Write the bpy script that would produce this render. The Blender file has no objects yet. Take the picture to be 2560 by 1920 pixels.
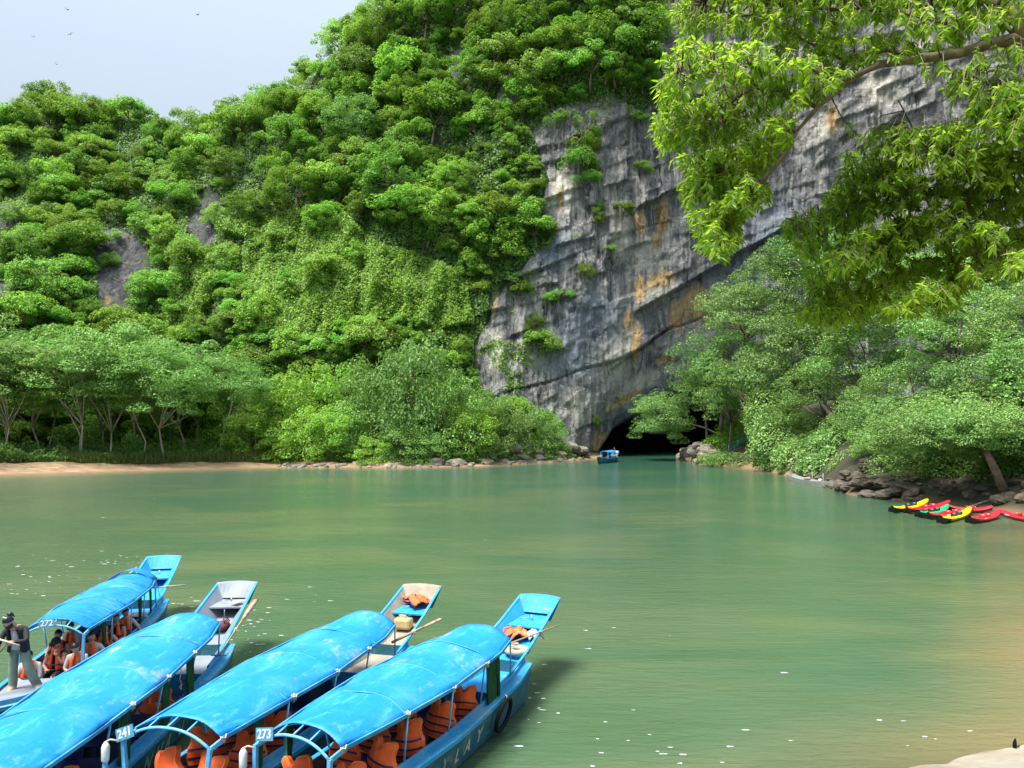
import bpy, math, random
import numpy as np
from mathutils import Vector, Matrix, noise as mnoise

# ---------------------------------------------------------------- camera, world, sun, exposure
scene = bpy.context.scene
COL = scene.collection
F, CX, CY, CAMH = 1923.0, 1280.0, 960.0, 5.9
TH = math.atan(102 / F)
cam_d = bpy.data.cameras.new('camera')
cam = bpy.data.objects.new('camera', cam_d)
COL.objects.link(cam)
cam.location = (0, 0, CAMH)
cam.rotation_euler = (math.pi / 2 + TH, 0, 0)
cam_d.sensor_fit = 'HORIZONTAL'
cam_d.sensor_width = 36
cam_d.lens = 36 * F / 2560
cam_d.clip_start = 0.1
cam_d.clip_end = 3000
scene.camera = cam

SUN_EL, SUN_AZ = math.radians(66), math.radians(-122)   # azimuth clockwise from +Y (towards the hill)
world = bpy.data.worlds.new('World')
scene.world = world
world.use_nodes = True
wn, wl = world.node_tree.nodes, world.node_tree.links
wn.clear()
w_out = wn.new('ShaderNodeOutputWorld')
w_bg = wn.new('ShaderNodeBackground')
sky = wn.new('ShaderNodeTexSky')
sky.sky_type = 'NISHITA'
sky.sun_disc = False
sky.sun_elevation = SUN_EL
sky.sun_rotation = SUN_AZ
sky.dust_density = 3.0
sky.air_density = 1.0
tc = wn.new('ShaderNodeTexCoord')
wmap = wn.new('ShaderNodeMapping')
wmap.inputs['Scale'].default_value = (1.6, 1.6, 6.0)
wno = wn.new('ShaderNodeTexNoise')
wno.inputs['Scale'].default_value = 1.3
wno.inputs['Detail'].default_value = 5
wra = wn.new('ShaderNodeMapRange')
wra.inputs['From Min'].default_value = 0.3
wra.inputs['From Max'].default_value = 0.7
wra.inputs['To Min'].default_value = 0.86
wra.inputs['To Max'].default_value = 0.97
wmx = wn.new('ShaderNodeMix')
wmx.data_type = 'RGBA'
wmx.inputs[7].default_value = (2.25, 2.68, 3.1, 1)
wl.new(tc.outputs['Generated'], wmap.inputs['Vector'])
wl.new(wmap.outputs[0], wno.inputs['Vector'])
wl.new(wno.outputs['Fac'], wra.inputs['Value'])
wl.new(wra.outputs[0], wmx.inputs[0])
wl.new(sky.outputs[0], wmx.inputs[6])
# overcast skies brighten steadily from the horizon to the zenith
wsep = wn.new('ShaderNodeSeparateXYZ')
wl.new(tc.outputs['Generated'], wsep.inputs[0])
wgr = wn.new('ShaderNodeMapRange')
wgr.inputs['To Min'].default_value = 0.70
wgr.inputs['To Max'].default_value = 2.3
wl.new(wsep.outputs[2], wgr.inputs['Value'])
wsc = wn.new('ShaderNodeVectorMath')
wsc.operation = 'SCALE'
wl.new(wmx.outputs[2], wsc.inputs[0])
wl.new(wgr.outputs[0], wsc.inputs['Scale'])
wl.new(wsc.outputs[0], w_bg.inputs['Color'])
w_bg.inputs['Strength'].default_value = 0.1
wl.new(w_bg.outputs[0], w_out.inputs['Surface'])

sun_d = bpy.data.lights.new('sun', 'SUN')
sun_d.energy = 4.6
sun_d.angle = math.radians(24)
sun_d.color = (1.0, 0.95, 0.86)
sun = bpy.data.objects.new('sun', sun_d)
COL.objects.link(sun)
sdir = Vector((math.sin(SUN_AZ) * math.cos(SUN_EL), math.cos(SUN_AZ) * math.cos(SUN_EL), math.sin(SUN_EL)))
sun.rotation_euler = sdir.to_track_quat('Z', 'Y').to_euler()
sun.location = (-30, -20, 80)
vs = scene.view_settings
vs.view_transform = 'Standard'
vs.look = 'None'
vs.gamma = 1
vs.use_curve_mapping = False
vs.exposure = 1.2
scene.cycles.max_bounces = 7
scene.cycles.transmission_bounces = 4

rng = np.random.default_rng(7)
random.seed(7)

# ---------------------------------------------------------------- helpers
_c, _s = math.cos(TH), math.sin(TH)


def ray(px, py):
    a = (px - CX) / F
    b = -(py - CY) / F
    return a, _c - b * _s, _s + b * _c


def at_z(px, py, z=0.0):
    d = ray(px, py)
    t = (z - CAMH) / d[2]
    return Vector((d[0] * t, d[1] * t, z))


def at_y(px, py, Y):
    d = ray(px, py)
    t = Y / d[1]
    return Vector((d[0] * t, Y, CAMH + d[2] * t))


def project(X, Y, Z):
    z = Z - CAMH
    dep = Y * _c + z * _s
    up = -Y * _s + z * _c
    return CX + F * X / dep, CY - F * up / dep


def tag(o, label=None, cat=None, group=None, kind=None):
    if label:
        o['label'] = label
    if cat:
        o['category'] = cat
    if group:
        o['group'] = group
    if kind:
        o['kind'] = kind
    return o


def empty(name, loc=(0, 0, 0), rz=0.0, label=None, cat=None, group=None):
    o = bpy.data.objects.new(name, None)
    o.empty_display_size = 0.2
    COL.objects.link(o)
    o.location = loc
    o.rotation_euler = (0, 0, rz)
    return tag(o, label, cat, group)


def link(name, me, parent=None):
    o = bpy.data.objects.new(name, me)
    COL.objects.link(o)
    if parent:
        o.parent = parent
    return o


def fast_mesh(name, verts, faces, mats=(), midx=None, smooth=False):
    """verts (N,3) array, faces (M,k) array with k = 3 or 4"""
    verts = np.ascontiguousarray(verts, dtype=np.float32)
    faces = np.ascontiguousarray(faces, dtype=np.int32)
    me = bpy.data.meshes.new(name)
    n, k = faces.shape
    me.vertices.add(len(verts))
    me.vertices.foreach_set('co', verts.ravel())
    me.loops.add(n * k)
    me.loops.foreach_set('vertex_index', faces.ravel())
    me.polygons.add(n)
    me.polygons.foreach_set('loop_start', np.arange(0, n * k, k, dtype=np.int32))
    for m in mats:
        me.materials.append(m)
    if midx is not None:
        me.polygons.foreach_set('material_index', np.asarray(midx, dtype=np.int32))
    if smooth:
        me.polygons.foreach_set('use_smooth', np.ones(n, dtype=bool))
    me.update(calc_edges=True)
    return me


class MB:
    """collects boxes, tubes, grids, and links them as ONE mesh object"""

    def __init__(self):
        self.v, self.f, self.m, self.sm = [], [], [], []

    def add(self, vs_, fs_, m=0, smooth=False):
        b = len(self.v)
        self.v += [tuple(v) for v in vs_]
        for f in fs_:
            self.f.append(tuple(b + i for i in f))
            self.m.append(m)
            self.sm.append(smooth)
        return self

    def box(self, c, s, rot=None, m=0):
        c = Vector(c)
        R = rot if rot is not None else Matrix.Identity(3)
        vs_ = [c + R @ Vector((x * s[0] / 2, y * s[1] / 2, z * s[2] / 2)) for x in (-1, 1) for y in (-1, 1) for z in (-1, 1)]
        return self.add(vs_, [(0, 1, 3, 2), (4, 6, 7, 5), (0, 4, 5, 1), (2, 3, 7, 6), (0, 2, 6, 4), (1, 5, 7, 3)], m)

    def bar(self, a, b, w, h, m=0):
        a, b = Vector(a), Vector(b)
        d = b - a
        L = d.length
        q = d.to_track_quat('Y', 'Z').to_matrix()
        return self.box((a + b) / 2, (w, L, h), q, m)

    def tube(self, pts, r, n=8, m=0, caps=True):
        pts = [Vector(p) for p in pts]
        rs = r if isinstance(r, (list, tuple)) else [r] * len(pts)
        rings = []
        up = None
        for i, p in enumerate(pts):
            d = (pts[min(i + 1, len(pts) - 1)] - pts[max(i - 1, 0)])
            if d.length < 1e-9:
                d = Vector((0, 0, 1))
            d.normalize()
            if up is None:
                up = d.orthogonal().normalized()
            else:
                up = (up - d * up.dot(d))
                up = up.normalized() if up.length > 1e-6 else d.orthogonal().normalized()
            s = d.cross(up)
            rings.append([p + (up * math.cos(2 * math.pi * k / n) + s * math.sin(2 * math.pi * k / n)) * rs[i] for k in range(n)])
        vs_ = [v for ring in rings for v in ring]
        fs_ = []
        for i in range(len(pts) - 1):
            for k in range(n):
                fs_.append((i * n + k, i * n + (k + 1) % n, (i + 1) * n + (k + 1) % n, (i + 1) * n + k))
        self.add(vs_, fs_, m, True)
        if caps:
            b = len(self.v) - len(vs_)
            self.f.append(tuple(b + k for k in reversed(range(n))))
            self.f.append(tuple(b + (len(pts) - 1) * n + k for k in range(n)))
            self.m += [m, m]
            self.sm += [False, False]
        return self

    def grid(self, P, m=0, smooth=True, close=False):
        """P: list of rows of points"""
        nr, nc = len(P), len(P[0])
        vs_ = [p for row in P for p in row]
        fs_ = []
        for i in range(nr - 1):
            for j in range(nc - (0 if close else 1)):
                j2 = (j + 1) % nc
                fs_.append((i * nc + j, i * nc + j2, (i + 1) * nc + j2, (i + 1) * nc + j))
        return self.add(vs_, fs_, m, smooth)

    def ball(self, c, r, n=10, m=0, jit=0.0, seed=0):
        c = Vector(c)
        rr = r if isinstance(r, (list, tuple)) else (r, r, r)
        rows = []
        for i in range(n // 2 + 1):
            ph = math.pi * i / (n // 2)
            row = []
            for j in range(n):
                a = 2 * math.pi * j / n
                d = Vector((math.sin(ph) * math.cos(a), math.sin(ph) * math.sin(a), math.cos(ph)))
                k = 1.0
                if jit:
                    k += jit * mnoise.noise(d * 1.7 + Vector((seed * 3.1, 0, 0)))
                row.append(c + Vector((d.x * rr[0], d.y * rr[1], d.z * rr[2])) * k)
            rows.append(row)
        return self.grid(rows, m, True, True)

    def mesh(self, name, mats):
        me = bpy.data.meshes.new(name)
        me.from_pydata(self.v, [], self.f)
        for mm in (mats if isinstance(mats, (list, tuple)) else [mats]):
            me.materials.append(mm)
        me.polygons.foreach_set('material_index', self.m)
        me.polygons.foreach_set('use_smooth', self.sm)
        me.update()
        return me

    def build(self, name, mats, parent=None, bevel=0):
        o = link(name, self.mesh(name, mats), parent)
        if bevel:
            b = o.modifiers.new('bevel', 'BEVEL')
            b.width = bevel
            b.segments = 2
            b.limit_method = 'ANGLE'
        return o


def solidify(o, t, off=-1):
    s = o.modifiers.new('thick', 'SOLIDIFY')
    s.thickness = t
    s.offset = off
    return o


# value noise (numpy)
def _hash(ix, iy, iz, seed):
    h = (ix.astype(np.int64) * 374761393 + iy.astype(np.int64) * 668265263 + iz.astype(np.int64) * 2147483647 + seed * 974711) & 0xFFFFFFFF
    h = ((h ^ (h >> 13)) * 1274126177) & 0xFFFFFFFF
    h = ((h ^ (h >> 16)) * 2246822519) & 0xFFFFFFFF
    return ((h ^ (h >> 15)) & 0xFFFFFF) / float(0xFFFFFF)


def vnoise(x, y, z, seed=0):
    x, y, z = np.broadcast_arrays(np.asarray(x, float), np.asarray(y, float), np.asarray(z, float))
    ix, iy, iz = np.floor(x), np.floor(y), np.floor(z)
    fx, fy, fz = x - ix, y - iy, z - iz
    fx, fy, fz = (t * t * (3 - 2 * t) for t in (fx, fy, fz))
    r = 0
    for dx in (0, 1):
        for dy in (0, 1):
            for dz in (0, 1):
                w = (fx if dx else 1 - fx) * (fy if dy else 1 - fy) * (fz if dz else 1 - fz)
                r = r + w * _hash(ix + dx, iy + dy, iz + dz, seed)
    return r * 2 - 1


def fbm(x, y, z, o=4, seed=0):
    r, a, t = 0, 1.0, 0
    for i in range(o):
        r = r + a * vnoise(x * 2 ** i, y * 2 ** i, z * 2 ** i, seed + i * 17)
        t += a
        a *= 0.5
    return r / t


def in_poly(px, py, poly):
    px, py = np.asarray(px, float), np.asarray(py, float)
    inside = np.zeros(px.shape, bool)
    n = len(poly)
    for i in range(n):
        x1, y1 = poly[i]
        x2, y2 = poly[(i + 1) % n]
        if y1 == y2:
            continue
        c = ((y1 > py) != (y2 > py)) & (px < (x2 - x1) * (py - y1) / (y2 - y1) + x1)
        inside ^= c
    return inside


# ---------------------------------------------------------------- materials
def new_mat(name):
    m = bpy.data.materials.new(name)
    m.use_nodes = True
    nt = m.node_tree
    p = nt.nodes['Principled BSDF']
    return m, nt, nt.nodes, nt.links, p


def node(nt, t, **kw):
    n = nt.nodes.new(t)
    for k, v in kw.items():
        if hasattr(n, k):
            setattr(n, k, v)
        else:
            n.inputs[k].default_value = v
    return n


def ramp(nt, src, stops):
    r = nt.nodes.new('ShaderNodeValToRGB')
    els = r.color_ramp.elements
    while len(els) > 1:
        els.remove(els[0])
    els[0].position = stops[0][0]
    els[0].color = tuple(stops[0][1]) + (1,) if len(stops[0][1]) == 3 else stops[0][1]
    for p, c in stops[1:]:
        e = els.new(p)
        e.color = tuple(c) + (1,)
    nt.links.new(src, r.inputs[0])
    return r.outputs[0]


def mixc(nt, fac, a, b, mode='MIX'):
    m = nt.nodes.new('ShaderNodeMix')
    m.data_type = 'RGBA'
    m.blend_type = mode
    for sock, val in ((m.inputs[0], fac), (m.inputs[6], a), (m.inputs[7], b)):
        if isinstance(val, (int, float)):
            sock.default_value = val
        elif isinstance(val, tuple):
            sock.default_value = val if len(val) == 4 else val + (1,)
        else:
            nt.links.new(val, sock)
    return m.outputs[2]


def noise_fac(nt, scale, detail=4, rough=0.55, vec=None, coord='Object', stretch=None, dist=0.0):
    if vec is None:
        t = nt.nodes.new('ShaderNodeTexCoord')
        vec = t.outputs[coord]
    if stretch:
        mp = nt.nodes.new('ShaderNodeMapping')
        mp.inputs['Scale'].default_value = stretch
        nt.links.new(vec, mp.inputs['Vector'])
        vec = mp.outputs[0]
    n = nt.nodes.new('ShaderNodeTexNoise')
    n.inputs['Scale'].default_value = scale
    n.inputs['Detail'].default_value = detail
    n.inputs['Roughness'].default_value = rough
    n.inputs['Distortion'].default_value = dist
    nt.links.new(vec, n.inputs['Vector'])
    return n.outputs['Fac']


def bump(nt, p, h, strength=0.3, dist=0.1):
    b = nt.nodes.new('ShaderNodeBump')
    b.inputs['Strength'].default_value = strength
    b.inputs['Distance'].default_value = dist
    nt.links.new(h, b.inputs['Height'])
    nt.links.new(b.outputs[0], p.inputs['Normal'])
    return b


def simple(name, col, rough=0.6, metal=0.0, var=0.15, vscale=6.0, bmp=0.0, spec=0.5):
    m, nt, N, L, p = new_mat(name)
    f = noise_fac(nt, vscale, 5)
    lo = tuple(max(0, c * (1 - var)) for c in col)
    hi = tuple(min(1, c * (1 + var)) for c in col)
    c = ramp(nt, f, [(0.3, lo), (0.7, hi)])
    L.new(c, p.inputs['Base Color'])
    p.inputs['Roughness'].default_value = rough
    p.inputs['Metallic'].default_value = metal
    p.inputs['Specular IOR Level'].default_value = spec
    if bmp:
        bump(nt, p, f, bmp, 0.02)
    return m


def leaf_mat(name, cols, trans=0.35, tcol=(0.16, 0.24, 0.02), rough=0.45, ovar=0.35, spec=0.4):
    """cols: list of leaf base colours picked per leaf; the whole plant shifts a little per object"""
    m, nt, N, L, p = new_mat(name)
    geo = N.new('ShaderNodeNewGeometry')
    c = ramp(nt, geo.outputs['Random Per Island'], [(i / max(1, len(cols) - 1), cc) for i, cc in enumerate(cols)])
    oi = N.new('ShaderNodeObjectInfo')
    hs = N.new('ShaderNodeHueSaturation')
    mr = node(nt, 'ShaderNodeMapRange')
    mr.inputs['To Min'].default_value = 0.5 - 0.03 * ovar
    mr.inputs['To Max'].default_value = 0.5 + 0.075 * ovar
    L.new(oi.outputs['Random'], mr.inputs['Value'])
    L.new(mr.outputs[0], hs.inputs['Hue'])
    ml = N.new('ShaderNodeMath')
    ml.operation = 'MULTIPLY'
    ml.inputs[1].default_value = 7.31
    fr = N.new('ShaderNodeMath')
    fr.operation = 'FRACT'
    L.new(oi.outputs['Random'], ml.inputs[0])
    L.new(ml.outputs[0], fr.inputs[0])
    mv = node(nt, 'ShaderNodeMapRange')
    mv.inputs['To Min'].default_value = 1 - ovar
    mv.inputs['To Max'].default_value = 1 + ovar
    L.new(fr.outputs[0], mv.inputs['Value'])
    L.new(mv.outputs[0], hs.inputs['Value'])
    L.new(c, hs.inputs['Color'])
    L.new(hs.outputs[0], p.inputs['Base Color'])
    p.inputs['Roughness'].default_value = rough
    p.inputs['Specular IOR Level'].default_value = spec * .6
    tr = N.new('ShaderNodeBsdfTranslucent')
    tm = mixc(nt, 1.0, hs.outputs[0], tuple(min(1, t) for t in tcol) + (1,), 'ADD')
    L.new(tm, tr.inputs['Color'])
    mx = N.new('ShaderNodeMixShader')
    mx.inputs[0].default_value = trans
    L.new(p.outputs[0], mx.inputs[1])
    L.new(tr.outputs[0], mx.inputs[2])
    L.new(mx.outputs[0], N['Material Output'].inputs['Surface'])
    return m


M = {}
M['leaf_hill'] = leaf_mat('hill_leaves', [(0.09, 0.2, 0.03), (0.16, 0.3, 0.04), (0.28, 0.44, 0.055), (0.11, 0.25, 0.05), (0.21, 0.37, 0.06)], 0.36, (0.09, 0.13, 0.0), 0.5, 0.42)
M['leaf_vine'] = leaf_mat('vine_leaves', [(0.12, 0.27, 0.025), (0.2, 0.39, 0.035), (0.3, 0.5, 0.05), (0.14, 0.24, 0.04), (0.09, 0.2, 0.02)], 0.36, (0.06, 0.09, 0.0), 0.5, 0.1)
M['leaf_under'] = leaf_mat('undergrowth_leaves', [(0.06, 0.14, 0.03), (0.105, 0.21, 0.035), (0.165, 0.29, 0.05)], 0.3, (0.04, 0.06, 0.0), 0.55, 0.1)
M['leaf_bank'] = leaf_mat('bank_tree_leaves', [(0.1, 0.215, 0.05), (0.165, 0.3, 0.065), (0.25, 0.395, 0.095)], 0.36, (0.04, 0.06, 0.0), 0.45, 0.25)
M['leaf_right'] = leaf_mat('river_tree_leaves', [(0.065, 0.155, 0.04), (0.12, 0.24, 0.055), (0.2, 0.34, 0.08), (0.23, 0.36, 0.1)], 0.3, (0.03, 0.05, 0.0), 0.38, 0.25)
M['leaf_bright'] = leaf_mat('sunlit_bush_leaves', [(0.13, 0.28, 0.035), (0.2, 0.38, 0.05), (0.28, 0.47, 0.07)], 0.38, (0.08, 0.1, 0.0), 0.5, 0.15)  # brighter yellow-green leaf colours
M['leaf_over'] = leaf_mat('overhanging_leaves', [(0.07, 0.17, 0.02), (0.13, 0.27, 0.025), (0.2, 0.36, 0.03), (0.28, 0.43, 0.035)], 0.62, (0.18, 0.24, 0.0), 0.34, 0.12, 0.5)
M['grass'] = leaf_mat('grass_blades', [(0.05, 0.10, 0.02), (0.10, 0.16, 0.03), (0.16, 0.19, 0.05)], 0.25, (0.05, 0.06, 0.0), 0.6, 0.1)
M['bark_pale'] = simple('pale_bark', (0.30, 0.26, 0.20), 0.85, 0, 0.35, 3.0, 0.4)
M['bark_mid'] = simple('lichened_bark', (0.21, 0.17, 0.115), 0.9, 0, 0.5, 9.0, 0.7)
M['bark_dark'] = simple('brown_bark', (0.13, 0.10, 0.07), 0.9, 0, 0.4, 3.0, 0.5)


def blue_paint(name, col=(0.004, 0.195, 0.56), wear=0.5, gloss=0.42, rust=True, wrinkle=False, worn=(0.05, 0.285, 0.55)):
    m, nt, N, L, p = new_mat(name)
    f1 = noise_fac(nt, 1.1, 6, 0.6)
    c = ramp(nt, f1, [(0.3, tuple(x * 0.88 for x in col)), (0.55, col), (0.8, (col[0] + 0.05, col[1] * 1.15, min(1, col[2] * 1.06)))])
    f2 = noise_fac(nt, 0.9, 7, 0.7, stretch=(1.0, 0.55, 1.0), dist=0.6)
    k = ramp(nt, f2, [(0.50, (0, 0, 0)), (0.56 + 0.1 * (1 - wear), (0.3, 0.3, 0.3)), (0.70, (0.85, 0.85, 0.85))])
    c = mixc(nt, k, c, tuple(worn) + (1,))
    if wear > .3:
        fs = noise_fac(nt, 3.2, 8, 0.72, stretch=(1.6, .35, 1), dist=.4)
        c = mixc(nt, ramp(nt, fs, [(0.54, (0, 0, 0)), (0.64, (0.55, 0.55, 0.55))]), c, tuple(min(1, q * 1.25) for q in worn) + (1,))
    if rust:
        f3 = noise_fac(nt, 1.5, 9, 0.78, stretch=(1, 0.7, 1), dist=0.3)
        k3 = ramp(nt, f3, [(0.575, (0, 0, 0)), (0.63, (0.4, 0.4, 0.4)), (0.70, (0.85, 0.85, 0.85))])
        c = mixc(nt, k3, c, (0.30, 0.27, 0.19, 1))
        f4 = noise_fac(nt, 26, 3, 0.6)
        k4 = ramp(nt, f4, [(0.72, (0, 0, 0)), (0.78, (0.6, 0.6, 0.6))])
        c = mixc(nt, k4, c, (0.02, 0.16, 0.30, 1))
    L.new(c, p.inputs['Base Color'])
    r = node(nt, 'ShaderNodeMapRange')
    L.new(f2, r.inputs['Value'])
    r.inputs['To Min'].default_value = gloss
    r.inputs['To Max'].default_value = gloss + 0.3
    L.new(r.outputs[0], p.inputs['Roughness'])
    p.inputs['Specular IOR Level'].default_value = 0.35
    if wrinkle:
        f5 = noise_fac(nt, 2.2, 5, 0.6, stretch=(0.6, 2.6, 1), dist=1.2)
        bump(nt, p, f5, 0.9, 0.12)
    else:
        f5 = noise_fac(nt, 2.4, 4, 0.55)
        bump(nt, p, f5, 0.5, 0.07)
    return m


M['roof'] = blue_paint('roof_paint')
M['tarp'] = blue_paint('blue_tarpaulin', (0.004, 0.21, 0.62), 0.2, 0.28, False, True)
M['blue'] = blue_paint('hull_paint', (0.02, 0.24, 0.48), 0.9, 0.4, worn=(.14, .34, .46))
M['blue_in'] = blue_paint('inner_paint', (0.012, 0.25, 0.60), 0.6, 0.45)
M['hull_side'] = blue_paint('weathered_hull_side', (0.018, 0.105, 0.155), 1.0, 0.55, worn=(.05, .17, .22))
M['tube_blue'] = simple('frame_paint', (0.09, 0.34, 0.58), 0.4, 0, 0.2, 9)
M['grey_in'] = simple('grey_deck_paint', (0.19, 0.22, 0.26), 0.6, 0, 0.12, 3, 0.2)
M['wood_in'] = simple('worn_beige_deck', (0.24, 0.215, 0.165), 0.75, 0, 0.22, 4, 0.3)
M['navy'] = simple('dark_navy_seat', (0.012, 0.02, 0.09), 0.45, 0, 0.2, 5)
M['dark_in'] = simple('dark_inner_hull', (0.04, 0.07, 0.10), 0.7, 0, 0.3, 3)
M['maroon'] = simple('faded_red_plank', (0.10, 0.025, 0.02), 0.7, 0, 0.3, 5)
M['rubber'] = simple('black_rubber', (0.010, 0.009, 0.010), 0.75, 0, 0.3, 20, 0, 0.15)
M['oar'] = simple('worn_oar_wood', (0.28, 0.21, 0.15), 0.8, 0, 0.4, 8, 0.3)
M['rope'] = simple('pale_rope', (0.5, 0.43, 0.32), 0.9, 0, 0.2, 40)
M['orange'] = simple('orange_vest_cloth', (0.88, 0.115, 0.012), 0.7, 0, 0.12, 9, 0.2)
M['orange_pale'] = simple('faded_orange_cloth', (0.85, 0.20, 0.06), 0.75, 0, 0.2, 9, 0.2)
M['strap'] = simple('navy_strap', (0.02, 0.012, 0.08), 0.6, 0, 0.2, 10)
M['piping'] = simple('orange_piping', (0.75, 0.28, 0.08), 0.7)
M['curtain'] = simple('green_curtain_cloth', (0.006, 0.07, 0.012), 0.8, 0, 0.5, 5)
M['plate'] = simple('number_plate_blue', (0.05, 0.20, 0.32), 0.55, 0, 0.15, 14)
M['white'] = simple('white_paint', (0.50, 0.53, 0.55), 0.6, 0, 0.08, 14)
M['letter'] = simple('worn_lettering', (0.42, 0.47, 0.45), 0.7, 0, 0.25, 9)
M['bottle'] = simple('cloudy_plastic', (0.62, 0.66, 0.60), 0.3, 0, 0.15, 12)
M['can'] = simple('yellowed_plastic_can', (0.46, 0.35, 0.17), 0.4, 0, 0.12, 6)
M['foam'] = simple('grey_foam_ring', (0.27, 0.24, 0.18), 0.9, 0, 0.3, 14, 0.4)
M['skin'] = simple('skin', (0.50, 0.27, 0.17), 0.55, 0, 0.08, 8)
M['hair'] = simple('black_hair', (0.012, 0.010, 0.010), 0.4, 0, 0.3, 20)
M['black_cloth'] = simple('black_cloth', (0.014, 0.014, 0.018), 0.85, 0, 0.3, 9, 0.3)
M['grey_cloth'] = simple('grey_green_trousers', (0.16, 0.20, 0.165), 0.9, 0, 0.25, 7, 0.4)
M['white_cloth'] = simple('white_cloth', (0.45, 0.45, 0.44), 0.85, 0, 0.08, 9, 0.3)
M['denim'] = simple('denim', (0.08, 0.14, 0.25), 0.85, 0, 0.2, 12)
M['khaki'] = simple('khaki_cloth', (0.20, 0.17, 0.10), 0.85, 0, 0.2, 12)
M['pink'] = simple('pink_sandal', (0.55, 0.16, 0.17), 0.6)
M['metal'] = simple('grey_metal', (0.32, 0.32, 0.33), 0.4, 0.7)
M['tealrail'] = simple('teal_railing_paint', (0.02, 0.22, 0.22), 0.5)
M['yellow'] = simple('yellow_kayak', (0.85, 0.62, 0.01), 0.35, 0, 0.06, 3)
M['red'] = simple('red_kayak', (0.52, 0.018, 0.035), 0.38, 0, 0.12, 3)
M['green'] = simple('green_kayak', (0.015, 0.36, 0.14), 0.35, 0, 0.1, 3)
M['kblack'] = simple('black_kayak_base', (0.012, 0.012, 0.014), 0.45)
M['silver'] = simple('grey_boat_paint', (0.30, 0.31, 0.29), 0.6, 0, 0.2, 3)


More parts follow.
